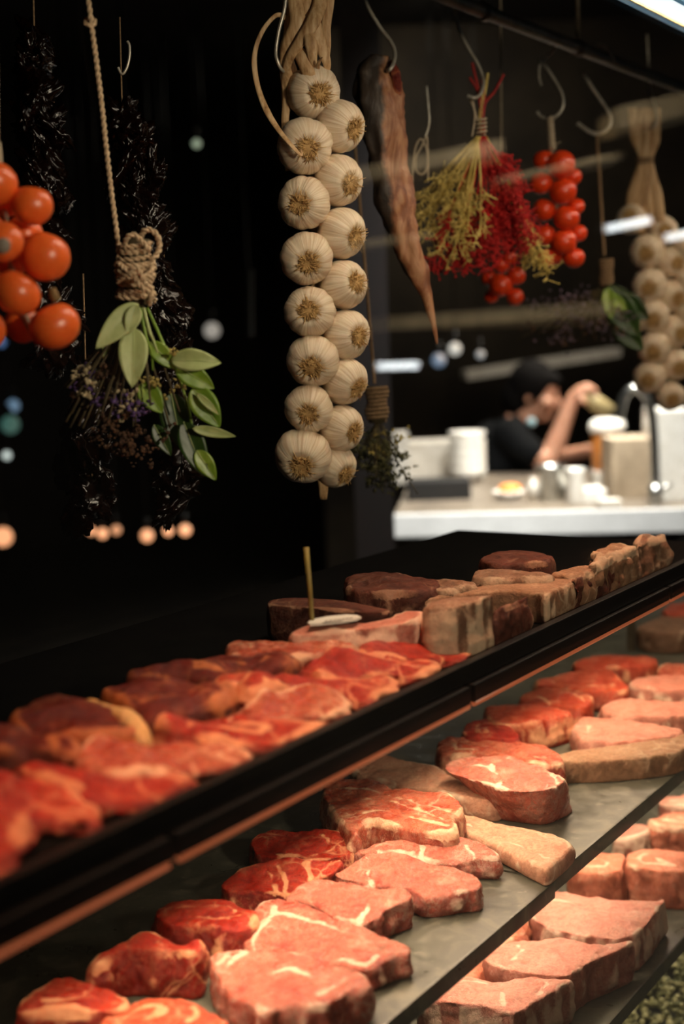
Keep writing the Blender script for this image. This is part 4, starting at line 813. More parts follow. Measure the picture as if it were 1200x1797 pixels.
MB().tube(crom([pt.at(-5, 250, .02), pt.at(10, 400, .02), pt.at(30, 520, .025), pt.at(60, 590, .02)], 6), .003, 8).tube([pt.at(-5, 250, .02), pt.at(-10, -80, .02)], .0018, 6).obj('twine', M_string, tl)
MB().tube(crom([pt.at(92, 508, -.002), pt.at(94, 516, -.004), pt.at(100, 528, -.004)], 5), [7*pt.px]*5+[8*pt.px]*6, 10).obj('tomato_stem', M_stem, tl)
st = MB().lathe([(.001, 0), (13*pt.px, 0), (13*pt.px, .0006), (.001, .0008)], 20, pt.at(5, 431, -.03)-ray(5, 431).normalized()*38*pt.px*1.0, axis=-ray(5, 431)).obj('round_sticker', simple('grey_sticker', (150, 138, 124), (120, 108, 96), .6), tl)
p1 = Plane(980, 370, YR); t1 = empty('tomato_string', p1.at(985, 475), 'string of red tomatoes hanging by a knotted cord, right of the red flowers', 'tomatoes', 'strings of tomatoes')
tomatoes(t1, p1, [(954,281,19,.005),(984,289,25,-.008),(949,321,21,0),(1006,310,15,.02),(988,335,24,-.008),(955,368,20,0),(1011,362,15,.02),(994,383,23,-.008),(957,412,19,0),(1015,409,15,.02),(989,424,23,-.006),(961,452,17,.005),(1007,452,19,.005),(978,446,17,.02)], TM, 3)
mb = MB(); rope(mb, [p1.at(969, 262), p1.at(967, 235), p1.at(965, 206)], .006, pitch=.014); mb.tube(crom([p1.at(972, 262), p1.at(978, 252), p1.at(984, 249)], 4), .0006, 5)
mb.tube([p1.at(968, 262, .01), p1.at(985, 460, .01)], .002, 6); mb.obj('cord', M_string, t1)
p2 = Plane(890, 500, .46); t2 = empty('tomato_string', p2.at(890, 535), 'small blurred red tomato bunch below the red flowers', 'tomatoes', 'strings of tomatoes')
tomatoes(t2, p2, [(879,500,21,-.005),(906,484,16,0),(904,521,15,0),(880,464,15,.01),(858,488,14,.02),(893,452,14,.01),(862,520,13,.03)], TM, 5)
MB().tube([p2.at(885, 500, .02), p2.at(880, 300, .02), p2.at(878, -10, .02)], .0016, 6).obj('cord', M_string, t2)

# --- red and yellow dried flowers
M_red = simple('red_dyed_flower', (206, 26, 20), (150, 8, 12), .7, 60)
M_redst = simple('red_stem', (190, 40, 34), (140, 20, 20), .6, 60)
M_yel = simple('straw_yellow_sprig', (232, 208, 124), (184, 158, 76), .75, 60)
pf = Plane(845, 230, YR); fb = empty('dried_flower_bundle', pf.at(845, 480), 'fan-shaped bundle of red and yellow dried flowers tied with cream string', 'dried flowers')
def sprig(par, pl, tip, start, mat, name, seed, top=None, r=.0011, d=0, nb=9, tw=14, ballr=.0016, y0=.35, balls=True):
    rr = random.Random(seed); mb = MB(); A = Vector((*start, 0)); B = Vector((*tip, 0)); mid = A.lerp(B, .5)+Vector(((B.y-A.y)*rr.uniform(-.05, .05), (A.x-B.x)*rr.uniform(-.08, .12), 0))
    C = crom([A, mid, B], 8); main = [pl.at(q.x, q.y, d*i/len(C)) for i, q in enumerate(C)]
    if top: main = [pl.at(*q) for q in top]+main
    mb.tube(main, [r*1.3]*(len(main)//2)+[r*.8]*(len(main)-len(main)//2), 5)
    dirv = (B-A).normalized()
    for k in range(nb):
        u = y0+(1-y0)*k/nb; q = C[min(int(u*(len(C)-1)), len(C)-1)]; a = rr.choice([-1, 1])*rr.uniform(.25, .75)
        dv = Vector((dirv.x*cos(a)-dirv.y*sin(a), dirv.x*sin(a)+dirv.y*cos(a), 0)); L = tw*rr.uniform(1.2, 2.6); dd = d*u+rr.uniform(-.012, .012)
        e = q+dv*L; m_ = q.lerp(e, .5)+Vector((rr.uniform(-3, 3), rr.uniform(-2, 3), 0)); p_a, p_m, p_e = pl.at(q.x, q.y, d*u), pl.at(m_.x, m_.y, (d*u+dd)/2), pl.at(e.x, e.y, dd)
        mb.tube([p_a, p_m, p_e], [r*.7, r*.6, r*.4], 5)
        for j in range(5):
            s0 = p_m.lerp(p_e, rr.random()); off = Vector((rr.gauss(0, 1), rr.gauss(0, 1), rr.gauss(-.4, 1)))*.006; mb.tube([s0, s0+off*.6, s0+off], [r*.5, r*.6, r*.35], 4)
            if balls: mb.ball(s0+off, ballr*rr.uniform(.5, 1.1), 1, 1, 1, 6, 4)
    return mb.obj(name, mat, par)
rr = random.Random(21)
ytips = [(735,350),(740,378),(745,405),(757,425),(765,448),(775,430),(790,455),(800,420),(812,450),(735,395),(768,395),(785,370),(820,400),(808,372),(830,440),(750,340),(770,350),(800,340),(842,415)]
for i, tp in enumerate(ytips): sprig(fb, pf, tp, (843-3+rr.uniform(-4, 4), 240), M_yel, 'yellow_sprig', 100+i, d=rr.uniform(-.03, .03), nb=8, tw=12, balls=True, ballr=.0012, y0=.5, r=.0014)
for i, tp in enumerate([(965,480),(950,470),(938,462),(925,448),(955,455)]): sprig(fb, pf, tp, (850+rr.uniform(-4, 4), 240), M_yel, 'yellow_sprig', 140+i, d=.03, nb=8, tw=10, y0=.7)
rtips = [(905,300),(912,325),(908,345),(895,335),(880,340),(870,330),(925,395),(938,400),(935,420),(915,415),(900,425),(880,420),(860,430),(850,450),(840,470),(815,462),(800,468),(775,470),(760,468),(862,400),(890,400),(905,385),(875,460),(890,445),(830,455),(920,440)]
for i, tp in enumerate(rtips): sprig(fb, pf, tp, (848+rr.uniform(-4, 4), 240), M_red, 'red_sprig', 200+i, d=rr.uniform(-.015, .035), nb=14, tw=9, r=.0013, y0=.45 if i < 6 else .6, ballr=.0022)
for pts, m_ in [([(843,235),(846,190),(853,150),(856,128)], M_yel), ([(847,235),(850,185),(868,160),(884,130)], M_redst), ([(845,235),(843,190),(838,160),(824,136)], M_redst), ([(849,235),(846,180),(838,150),(828,110)], M_redst), ([(841,235),(850,175),(845,140)], M_redst), ([(846,235),(842,200),(851,140)], M_yel)]:
    strand(fb, pf, pts, [2.5*pf.px]*4, 1, name='stem', mat=m_)
mb = MB(); mb.tube(crom([pf.at(844+9*cos(a), 208+a*1.15, -sin(a)*9*pf.px) for a in [k*.5 for k in range(0, 50)]], 2), 2.1*pf.px, 6)
mb.tube(crom([pf.at(838, 212, -.006), pf.at(833, 195, -.008), pf.at(829, 178, -.006), pf.at(825, 176, -.004), pf.at(833, 200, -.01), pf.at(828, 240, -.008)], 6), 1.8*pf.px, 6); mb.obj('string_tie', M_string, fb)
hook([(796,6,0),(800,30,.002),(808,57,0),(822,85,0),(838,112,0),(847,135,0),(848,150,-.006),(842,166,-.014),(832,172,-.02),(820,168,-.02)], pf, .0026, 'steel hook holding the red and yellow flower bundle')
# --- hooks over the tomatoes and beyond
ph = Plane(985, 130, YR)
hook([(964,78,.01),(972,62,.004),(979,66,-.004),(976,82,-.004),(962,98,0),(948,112,0),(946,135,0),(950,150,0)], ph, .0018, 'thin dark hook looped over the rail above the tomatoes')
hook([(944,102,0),(958,118,0),(974,142,0),(986,165,0),(988,185,0),(980,200,0),(966,208,0),(950,205,0),(942,196,0)], ph, .0026, 'steel hook from which the knotted cord of tomatoes hangs')
pk = Plane(1045, 180, YR)
hook([(1040,84,.004),(1052,79,-.002),(1064,84,-.006),(1071,94,-.008),(1079,107,-.008)], pk, .0026, 'short bent hook end on top of the rail near the lit canopy')
hook([(1024,130,0),(1040,156,0),(1058,182,0),(1070,202,0),(1070,220,0),(1058,232,0),(1042,234,0),(1026,226,0),(1013,216,0)], pk, .0034, 'big shiny S shaped hook at the right, carrying a thin string')
pw = Plane(740, 250, .42)
hook([(748,150,0),(752,195,0),(753,210,0),(751,225,0),(746,240,0)], pw, .0020, 'small dark hook with a loop of pale string, left of the yellow flowers')
o = MB().tube(crom([pw.at(x, y) for x, y in [(722,340),(724,300),(728,262),(738,244),(748,262),(750,290),(741,306),(730,298),(730,275),(739,258),(748,240),(750,262),(751,320)]], 8), 2.0*pw.px, 6).obj('string_loop', M_string, None)
tag(o, 'loop of pale string hanging on the small dark hook', 'string')
# --- herb bunch on a string right of the garlic
M_herb = simple('dry_herb', (104, 100, 56), (58, 60, 30), .8, 90)
def herb_bunch(x0, ytop, xk, yk0, yk1, xb, yb, wpx, Y, label, strm, kr, mats, seed, lean=0):
    pl = Plane(xk, yk0, Y); h = empty('herb_bunch', pl.at(xb, yb), label, 'herbs', 'herb bunches on strings'); rr = random.Random(seed)
    mb = MB(); rope(mb, [pl.at(x0, ytop), pl.at((x0+xk)/2, (ytop+yk0)/2), pl.at(xk, yk0)], 3.1*pl.px, pitch=.010); mb.obj('string', strm, h)
    mb = MB(); pts = [pl.at(xk+4+kr*(.86+.10*sin(k*.13))*cos(k*.6), yk0+8+(yk1-yk0-8)*k/84, -sin(k*.6)*kr*pl.px*.9) for k in range(85)]; rope(mb, pts, 3.4*pl.px, pitch=.01, n=3); mb.obj('string_wrap', strm, h)
    MB().tube([pl.at(xk+4, yk0+6), pl.at(xk+4, yk1+4)], kr*.75*pl.px, 10).obj('stem_core', M_twig, h)
    mb = MB()
    for i in range(30):
        tx = xb+rr.gauss(0, wpx*.5); ty = yk1+(yb-yk1)*rr.uniform(.35, 1); d = rr.gauss(0, .02); mb.tube(crom([pl.at(xk+4+rr.uniform(-6, 6), yk1-4, 0), pl.at((xk+tx)/2+rr.uniform(-3, 3), (yk1+ty)/2, d*.6), pl.at(tx, ty, d)], 3), .0009, 4)
    mb.obj('stems', M_twig, h)
    for k, (m_, nm, cnt) in enumerate(mats):
        blossoms(h, pl, [(xb+rr.gauss(0, wpx*.42), yk1+(yb-yk1)*rr.uniform(.15, .95)) for _ in range(cnt)], m_, nm, seed=seed+k, n=9, spread=wpx*.13, r=.0035, dd=.02)
    return h, pl
herb_bunch(622, 245, 657, 672, 738, 664, 868, 52, .46, 'dry green herb bunch on a brown string behind the garlic braid', M_brown_str, 20, [(M_herb, 'herb_leaves', 30), (M_yellowfl, 'yellow_tips', 5), (simple('dark_herb', (44, 46, 24), (26, 28, 14), .85), 'dark_leaves', 14)], 31)
h2, pl2 = herb_bunch(1047, 236, 1060, 448, 502, 1020, 600, 90, YR+.01, 'dark green leaf and purple flower bunch hanging from the big shiny hook', M_brown_str, 11, [(simple('dusty_purple_flower', (130, 112, 128), (84, 72, 84), .85), 'purple_flowers', 20), (M_brownfl, 'brown_flowers', 14)], 47)
for b_, t_, w_, m_, d in [((1068,500),(1112,522),14,M_leafd,-.01),((1066,505),(1072,560),26,M_leaf,-.02),((1072,520),(1120,590),56,M_leafd,.0),((1085,520),(1138,560),44,M_leafd,.01),((1078,560),(1128,615),44,M_leafd,.01),((1070,515),(1100,545),20,M_leaf,-.015)]:
    leaf(h2, pl2, b_, t_, w_, m_, d0=d, d1=d)
# --- second garlic braid, far right
p3 = Plane(1150, 450, YR); b2 = empty('garlic_braid', p3.at(1150, 700), 'blurred garlic braid at the right edge with tied straw stalks', 'garlic')
for i, (x, y, r, ox, oy) in enumerate([(1108,385,24,-.2,-.4),(1162,404,24,.2,0),(1135,442,27,-.1,.1),(1178,460,26,.5,.1),(1140,502,28,-.1,.2),(1182,520,27,.4,.2),(1146,556,27,0,.3),(1184,582,27,.5,.2),(1148,612,27,-.1,.3),(1186,640,27,.3,.3),(1140,662,26,-.2,.3),(1176,694,25,.2,.4),(1205,430,24,.5,.1),(1210,490,24,.5,.1),(1212,550,24,.5,.1),(1120,560,20,-.4,.1)]):
    garlic_at(b2, p3, x, y, r, ox, oy, i+1, .02 if x > 1160 else 0, i)
W3 = p3.px
for pts, r in [([(1110,190),(1115,240),(1128,280),(1112,340),(1106,385)],[9,10,8,12,8]),([(1130,190),(1132,240),(1132,282),(1134,340),(1140,400)],[11,12,8,13,9]),([(1150,190),(1148,245),(1138,282),(1152,345),(1160,390)],[9,10,8,11,6]),([(1122,200),(1124,250),(1130,290),(1122,360),(1125,410)],[8,9,7,12,8])]:
    strand(b2, p3, pts, [v*W3 for v in r])
MB().tube(crom([p3.at(1131+15*cos(a), 276+a*1.0, -sin(a)*15*W3) for a in [k*.5 for k in range(0, 26)]], 2), 2*W3, 6).obj('string_tie', M_brown_str, b2)
hook([(1135,60,0),(1140,150,0),(1150,190,-.01),(1152,215,-.02),(1144,225,-.02)], p3, .0024, 'hook at the top of the blurred garlic braid')
# --- strings of dark dried peppers behind
M_pep = simple('dried_dark_pepper', (20, 6, 3), (5, 2, 1), .16, 14, spec=.45, bump=.12, bd=.002)
def pepper_mesh(seed):
    mb = MB(); o_ = Vector((seed*4.1, 0, 0))
    mb.ball((0, 0, 0), 1, .8, .45, 1.25, 26, 20, fn=lambda d: 1+.55*noise.noise(d*1.7+o_)+.38*noise.noise(d*4.2+o_)-.25*abs(noise.noise(d*7+o_)))
    me = bpy.data.meshes.new('dried_pepper'); me.from_pydata(mb.v, [], mb.f); me.update(); b = bmesh.new(); b.from_mesh(me); bmesh.ops.recalc_face_normals(b, faces=b.faces); b.to_mesh(me); b.free(); me.materials.append(M_pep); me.shade_smooth(); return me
PM = [pepper_mesh(i+1) for i in range(5)]
def ristra(x0, y0, x1, y1, wpx, Y, label, seed, cnt):
    pl = Plane((x0+x1)/2, (y0+y1)/2, Y); o = empty('dried_pepper_string', pl.at(x1, y1), label, 'dried peppers', 'strings of dried peppers'); rr = random.Random(seed)
    for i in range(cnt):
        u = (i+.5)/cnt; e = bpy.data.objects.new('dried_pepper', rr.choice(PM)); COL.objects.link(e); e.parent = o
        a = rr.uniform(0, 2*pi); w_ = wpx*min(1, .35+u*3)*rr.uniform(.25, 1)
        e.location = pl.at(x0+(x1-x0)*u+w_*cos(a), y0+(y1-y0)*u, w_*sin(a)*pl.px*.8)-wloc(o); s_ = rr.uniform(.014, .022)
        e.scale = (s_, s_, s_); e.rotation_euler = (rr.uniform(-1, 1), rr.uniform(-1, 1), rr.uniform(0, 6))
    MB().tube([pl.at(x0-4, y0-160), pl.at(x0, y0), pl.at(x1, y1-20)], .0011, 5).obj('string', M_brown_str, o)
    return o
ristra(60, 55, 85, 640, 38, .52, 'string of shiny dark dried peppers behind the orange tomatoes', 5, 60)
ristra(214, 190, 285, 560, 34, .47, 'string of dark dried peppers behind the jute rope', 6, 60)
ristra(150, 640, 165, 915, 40, .50, 'dark dried pepper string below the purple flowers', 7, 26)
ristra(290, 560, 316, 905, 32, .47, 'dark dried pepper string beneath the big green leaves', 9, 30)
pq = Plane(225, 100, .45)
hook([(223,72,0),(227,80,0),(227,100,0),(222,120,0),(214,130,0),(207,118,0)], pq, .0016, 'tiny dark hook above the dried peppers behind the jute rope')
# ------------------------------------------------------------------ the kitchen bar behind the cabinet
M_ctop = simple('pale_counter_top', (120, 108, 94), (92, 82, 72), .4, 8, spec=.5)
M_cedge = simple('bright_steel_edge', (240, 240, 240), (226, 226, 226), .3, 12, spec=.6, bump=.02)
M_cbody = simple('dark_counter_front', (22, 18, 16), (14, 12, 11), .6, 8)
M_white = simple('white_ceramic', (236, 232, 224), (222, 216, 206), .25, 30, bump=.02)
M_offw = simple('worn_white_plastic', (206, 200, 190), (184, 176, 164), .5, 30)
M_amber = simple('amber_jar', (196, 128, 62), (170, 98, 40), .3, 30, sss=.1)
M_wood2 = simple('reddish_dark_wood', (28, 14, 11), (18, 9, 7), .8, 12)
A_, B_ = onz(690, 905, .9), onz(1330, 891, .9); ab = (B_-A_).normalized(); nn = Vector((-ab.y, ab.x, 0)) ; nn = nn if nn.dot(Vector((1, .4, 0))) > 0 else -nn
def prism_xy(pts, z0, z1):
    n = len(pts); return MB().add([Vector((p.x, p.y, z0)) for p in pts]+[Vector((p.x, p.y, z1)) for p in pts], [tuple(range(n-1, -1, -1)), tuple(range(n, 2*n))]+[(i, (i+1) % n, n+(i+1) % n, n+i) for i in range(n)])
ct = empty('kitchen_counter', (A_+B_)/2*1.0-Vector((0, 0, .9)), 'long kitchen counter with bright steel front edge in the background', 'counter')
prism_xy([A_+nn*.02, B_+nn*.02, B_+nn*1.32, A_+nn*1.32], .86, .90).obj('counter_top', M_ctop, ct, smooth=False, bevel=.003)
prism_xy([A_, B_, B_+nn*.018, A_+nn*.018], .826, .903).obj('steel_edge', M_cedge, ct, smooth=False, bevel=.004)
prism_xy([A_+nn*.10+ab*.05, B_+nn*.10, B_+nn*.9, A_+nn*.9+ab*.05], 0, .858).obj('counter_body', M_cbody, ct, smooth=False)
pA, pB = dist(622, 850, 4.2), dist(690, 850, 4.2); dd = (pB-pA); dd.z = 0; dd.normalize(); dn = Vector((-dd.y, dd.x, 0)); dn = dn if dn.x > 0 else -dn
tag(prism_xy([Vector((p.x, p.y, 0)) for p in (pA, pB, pB+dn*.12, pA+dn*.12)], 0, 3.2).obj('trim_1', M_wood2, smooth=False), kind='structure')
# wall behind the bar
wa, wb = dist(560, 600, 8.2), dist(1500, 600, 8.2); wd_ = (wb-wa); wd_.z = 0; wd_.normalize(); wn = Vector((-wd_.y, wd_.x, 0)); wn = wn if wn.x > 0 else -wn
tag(prism_xy([wa, wb, wb+wn*.1, wa+wn*.1], 0, 3.2).obj('wall_kitchen', M_kwall, smooth=False), kind='structure')
def wall_shelf(x0, y0, x1, y1, D, th, dep, label, mat):
    a, b = dist(x0, y0, D), dist(x1, y1, D); d = (b-a).normalized(); n_ = Vector((-d.y, d.x, 0)).normalized(); n_ = n_ if n_.x > 0 else -n_
    mb = MB(); v = []
    for p in (a, b):
        for q in (Vector((0, 0, 0)), n_*dep): 
            for z in (-th/2, th/2): v.append(p+q+Vector((0, 0, z)))
    mb.add(v, [(0,1,3,2),(4,6,7,5),(0,4,5,1),(2,3,7,6),(1,5,7,3),(0,2,6,4)]); o = mb.obj('wall_shelf', mat, smooth=False, bevel=.002)
    return tag(o, label, 'shelf', 'blurred shelves in the kitchen')
M_sh = simple('beige_shelf_board', (150, 134, 108), (116, 102, 82), .55, 10)
wall_shelf(820, 660, 1090, 618, 7.4, .045, .3, 'pale narrow shelf above the head of the drinking person', M_offw)
wall_shelf(640, 568, 1110, 556, 7.7, .07, .25, 'beige shelf crossing behind the tip of the cured meat', M_sh)
# items on the counter
def on_counter(x, y, D=None): return onz(x, y, .9)
def pot(x, y, r, h, mat, name, label, cat, prof=None, lid=False, group='dishes on the kitchen counter', handle=False):
    c = on_counter(x, y); s_ = (c-CAM).dot(FW)/F; r *= s_; h *= s_
    pr = prof or [(r*.96, 0), (r, h*.05), (r, h*.95), (r*1.04, h), (r*.95, h), (r*.93, h*.1), (.0005, h*.08)]
    if prof: pr = [(a*r, b*h) for a, b in prof]
    o = MB().lathe([(.0005, 0)]+pr, 28, c).obj(name, mat, None, loc=c)
    if handle:
        d = RT*1; d.z = 0; MB().tube(crom([c+d*r*.98+Vector((0, 0, h*.8)), c+d*r*1.45+Vector((0, 0, h*.75)), c+d*r*1.45+Vector((0, 0, h*.35)), c+d*r*.98+Vector((0, 0, h*.25))], 5), r*.1, 8).obj('handle', mat, o)
    return tag(o, label, cat, group)
BOWL = [(.45, 0), (.5, .08), (.8, .45), (1, 1), (.95, 1), (.74, .5), (.4, .15), (.0005, .12)]
pot(968, 878, 27, 62, M_steel, 'cooking_pot', 'steel pot on the counter below the raised forearm', 'pot')
pot(1010, 884, 16, 62, M_white, 'tumbler', 'tall white cup beside the steel pot', 'cup')
pot(936, 880, 10, 42, M_offw, 'bottle', 'small off-white bottle left of the steel pot', 'bottle', [(1, 0), (1, .6), (.8, .75), (.45, .82), (.45, 1), (.0005, 1)])
pot(893, 876, 28, 15, M_white, 'bowl', 'shallow white plate with orange food at the left of the bottle', 'bowl', BOWL)
c = on_counter(895, 873); o = MB().ball(c+Vector((0, 0, .034)), .042, 1, 1, .4, 16, 8, fn=lambda d: 1+.2*noise.noise(d*3)).obj('orange_food', simple('orange_food', (224, 140, 60), (200, 110, 40), .5, 60)); tag(o, 'orange food heaped on the shallow white plate', 'food')
def boxes(x, y, w_, h, dpt, mat, name, label, cat, group='dishes on the kitchen counter', z=.9, bev=.006):
    c = onz(x, y, z); s_ = (c-CAM).dot(FW)/F; d = Vector((RT.x, RT.y, 0)).normalized(); e = Vector((-d.y, d.x, 0)); e = e if e.x > 0 else -e; a = c-d*w_*s_/2; b = c+d*w_*s_/2
    return tag(prism_xy([a, b, b+e*dpt, a+e*dpt], z, z+h*s_).obj(name, mat, smooth=False, bevel=bev), label, cat, group)
boxes(1040, 884, 50, 24, .16, M_white, 'food_box', 'flat white box right of the tall white cup', 'box')
boxes(1072, 892, 40, 14, .07, M_offw, 'food_box', 'low white tray in front of the box stack', 'box')
boxes(1116, 874, 82, 104, .22, simple('beige_enamel', (176, 158, 134), (158, 140, 118), .5), 'appliance', 'tall pale machine body behind the tap', 'machine', 'white machines on the counter')
boxes(1186, 880, 60, 160, .25, M_white, 'appliance', 'big white machine at the right edge of the counter', 'machine', 'white machines on the counter')
boxes(758, 842, 95, 66, .2, M_offw, 'food_box', 'white tray box on the counter left of the person', 'box')
boxes(706, 850, 26, 90, .12, M_offw, 'food_box', 'narrow pale container beside the wooden pillar', 'box')
boxes(772, 878, 110, 34, .14, M_cbody, 'tray', 'dark box low on the counter, right of the wooden pillar', 'box')
boxes(838, 842, 30, 70, .1, M_offw, 'food_box', 'pale carton just left of the dark shirt', 'box')
cz = onz(758, 842, .9); ht = 66*(cz-CAM).dot(FW)/F
for k, (x, y, r) in enumerate([(815, 796, 30)]):
    c = onz(x, y-26, .9+ht) if False else dist(x, y-20, (onz(760, 830, .9)-CAM).dot(FW)+.15)
    c.z = .9+ht+.0; s_ = .0022
    if k == 0: c = dist(820, 778, (cz-CAM).dot(FW)-.14); c.z = .9
    prof = [(.03, 0), (.05, .02), (.075, .06), (.07, .06), (.04, .02), (.0005, .015)]
    hh_ = 0 if k else 0
    bs = MB()
    for j in range(5 if k == 0 else 3): bs.lathe([(.0005, hh_+j*.035)]+[(a, b+j*.035) for a, b in prof], 24, c)
    tag(bs.obj('bowl_stack', M_white, None, loc=c), ['stack of white bowls between the tray box and the dark shirt', 'small stack of bowls on top of the white tray box'][k], 'bowls', 'dishes on the kitchen counter')
# tap
pt_ = Plane(1150, 880, D=(onz(1150, 884, .9)-CAM).dot(FW)); b0 = onz(1150, 884, .9); tp = empty('kitchen_tap', b0, 'tall steel gooseneck tap arching over the counter', 'tap'); u = pt_.px
MB().tube(crom([pt_.at(1150, 884), pt_.at(1149, 820), pt_.at(1146, 745), pt_.at(1138, 705), pt_.at(1122, 684), pt_.at(1106, 684), pt_.at(1093, 702), pt_.at(1086, 735)], 8), 8*u, 14).obj('spout', M_steel, tp)
MB().tube([pt_.at(1150, 884), pt_.at(1150, 850)], 13*u, 16).obj('tap_base', M_steel, tp)
MB().tube([pt_.at(1150, 862), pt_.at(1178, 850)], 4*u, 10).obj('lever', M_steel, tp)
# amber jar standing on the tall machine's left: on a stand
ja = boxes(1073, 862, 58, 34, .14, M_offw, 'food_box', 'pale box carrying the amber jar', 'box')
q = onz(1073, 862, .9); sj = (q-CAM).dot(FW)/F; c = q+Vector((FW.x, FW.y, 0)).normalized()*.07; c.z = .9+34*sj
j = MB().lathe([(.0005, 0), (26*sj, 0), (28*sj, 4*sj), (28*sj, 62*sj), (24*sj, 68*sj), (.0005, 68*sj)], 28, c).obj('jar', M_amber, None, loc=c); tag(j, 'amber jar with white lid beside the tap', 'jar')
MB().lathe([(.0005, 68*sj), (31*sj, 68*sj), (33*sj, 74*sj), (31*sj, 86*sj), (20*sj, 92*sj), (.0005, 93*sj)], 28, c).obj('lid', M_white, j)
# lamps far back in the dark room
def bulb(x, y, D, r, col, st, label, group, sx=1, cord=True):
    c = dist(x, y, D); r_ = r*D/F; o = empty('pendant_lamp', c, label, 'lamp', group)
    m = bpy.data.materials.get('glow %s' % (str(col)+str(st))) or simple('glow %s' % (str(col)+str(st)), (200, 180, 160), None, .4, emit=col, est=st, bump=0)
    MB().ball(c, r_, sx, sx, 1, 16, 10).obj('bulb', m, o)
    MB().tube([c+Vector((0, 0, r_)), c+Vector((0, 0, r_+.05))], r_*.45, 10).obj('socket', M_black, o)
    if cord: MB().tube([c+Vector((0, 0, r_+.05)), Vector((c.x, c.y, 3.2))], .003, 6).obj('cord', M_black, o)
warm = (1, .42, .2)
for x, y, r, st, lb in [(5, 942, 17, 1.3, 'warm lamp glow at the left edge, low in the dark room'), (160, 932, 7, 1.6, 'first small warm light below the dried peppers, from the left'), (180, 936, 9, 1.6, 'second small warm light below the dried peppers, brightest left one'), (204, 930, 8, 1.0, 'dim reddish light between the small warm lights'), (258, 940, 11, 1.5, 'flat warm light under the right dried pepper string'), (295, 932, 8, 1.7, 'warm light right of the flat warm one'), (325, 930, 10, 1.7, 'rightmost of the low warm lights')]:
    bulb(x, y, 6.2, r, warm, st, lb, 'small warm lights in the dark room', cord=False) if False else bulb(x, y, 6.0, r, warm, st, lb, 'small warm lights in the dark room')
for x, y, r, st, col, lb in [(12, 799, 7, .9, (.9, 1, .95), 'tiny white light at the left edge above the warm glow'), (148, 811, 8, .8, (.8, .9, .9), 'tiny white light below the purple blossoms'), (306, 784, 9, .9, (.85, .95, .8), 'tiny white light among the big green leaves'), (372, 580, 14, .35, (1, .9, .8), 'soft pale light right of the pale leaves'), (345, 252, 7, .5, (.7, .85, .6), 'small greenish light high in the dark, between rope and garlic'), (23, 712, 11, .35, (.35, .6, .9), 'dim blue light below the orange tomatoes'), (18, 745, 16, .18, (.2, .6, .5), 'dim teal light below the blue one'), (2, 600, 9, .4, (.2, .45, 1), 'blue light at the left edge under the tomatoes'), (798, 612, 11, .7, (1, .97, .9), 'white round lamp right of the bright tube'), (770, 632, 12, .35, (.4, .65, 1), 'bluish round lamp right of the bright tube'), (843, 622, 7, .45, (.9, .95, 1), 'small white light above the narrow kitchen shelf')]:
    bulb(x, y, 6.4, r, col, st, lb, 'small coloured lights in the background')
mb = MB(); pc_ = Plane(440, 530, D=5.5)
cpts = [(440, 480+i*15) for i in range(8)]
for x, y in cpts: mb.ball(pc_.at(x, y), 6*pc_.px, 1, 1, 1, 12, 8)
_q = pc_.at(440, 592); mb.tube([Vector((_q.x, _q.y, 3.2)), _q], .8*pc_.px, 6)
tag(mb.obj('bead_chain', simple('grey_glass_beads', (60, 64, 64), None, .3)), 'hanging string of grey beads left of the garlic braid', 'bead chain')

# ------------------------------------------------------------------ person drinking at the bar
M_skin = simple('skin', (214, 160, 132), (200, 140, 112), .5, 40, sss=.1, bump=.05)
M_hair = simple('black_hair', (14, 11, 10), (8, 6, 6), .85, 120, spec=.1)
M_shirt = simple('black_shirt', (16, 17, 19), (10, 11, 12), .9, 60, spec=.1)
pp = Plane(900, 780, D=6.1); u = pp.px
person = empty('person', Vector((pp.at(880, 880).x, pp.at(880, 880).y, 0)), 'person in a black shirt sitting at the bar, one arm raised with a cup', 'person')
def limb(mb, pts, seg=14): 
    P = crom([pp.at(q[0], q[1], q[2]) for q in pts], 6); mb.tube(P, lerp_list([q[3] for q in pts], len(P)), seg)
    for q in (pts[0], pts[-1]): mb.ball(pp.at(q[0], q[1], q[2]), q[3], 1, 1, 1, 12, 8)
mb = MB()
limb(mb, [(872,905,0,.13),(870,860,0,.125),(876,815,0,.14),(890,775,0,.13),(903,752,0,.07)])
limb(mb, [(905,752,0,.055),(918,738,0,.05),(930,715,0,.052)])                       # neck
hc = pp.at(938, 690); fx_ = (pp.r*.93-Vector((0, 0, .28))-pp.n*.25).normalized(); hz_ = Vector((0, 0, 1)); hz_ = (hz_-fx_*hz_.dot(fx_)).normalized(); hy = hz_.cross(fx_)
def hp(a, b, c_): return hc+fx_*a+hy*b+hz_*c_
def blob(a, b, c_, r, sx=1, sy=1, sz=1):
    n0 = len(mb.v); mb.ball((0, 0, 0), r, sx, sy, sz, 20, 14)
    for i in range(n0, len(mb.v)): p = mb.v[i]; mb.v[i] = hp(a+p.x, b+p.y, c_+p.z)
blob(0, 0, .02, .092, 1.05, .82, 1.05); blob(.035, 0, -.045, .062, 1, .85, 1.15); blob(.075, 0, -.085, .026, 1, 1.1, .8)
blob(.108, 0, -.018, .016, 1.1, .8, 1.4); blob(.098, 0, .0, .012, 1, .7, 2); blob(.092, 0, -.055, .015, 1, 1.5, .7)
for s_ in (-1, 1): blob(.07, s_*.045, -.02, .028); blob(-.005, s_*.078, -.01, .02, .8, .4, 1.5); blob(.082, s_*.03, .012, .012)
limb(mb, [(898,765,-.13,.058),(920,786,-.17,.05),(945,803,-.19,.045),(962,805,-.18,.04)])
limb(mb, [(962,805,-.18,.042),(978,770,-.17,.04),(995,725,-.16,.032),(1006,697,-.15,.026)])
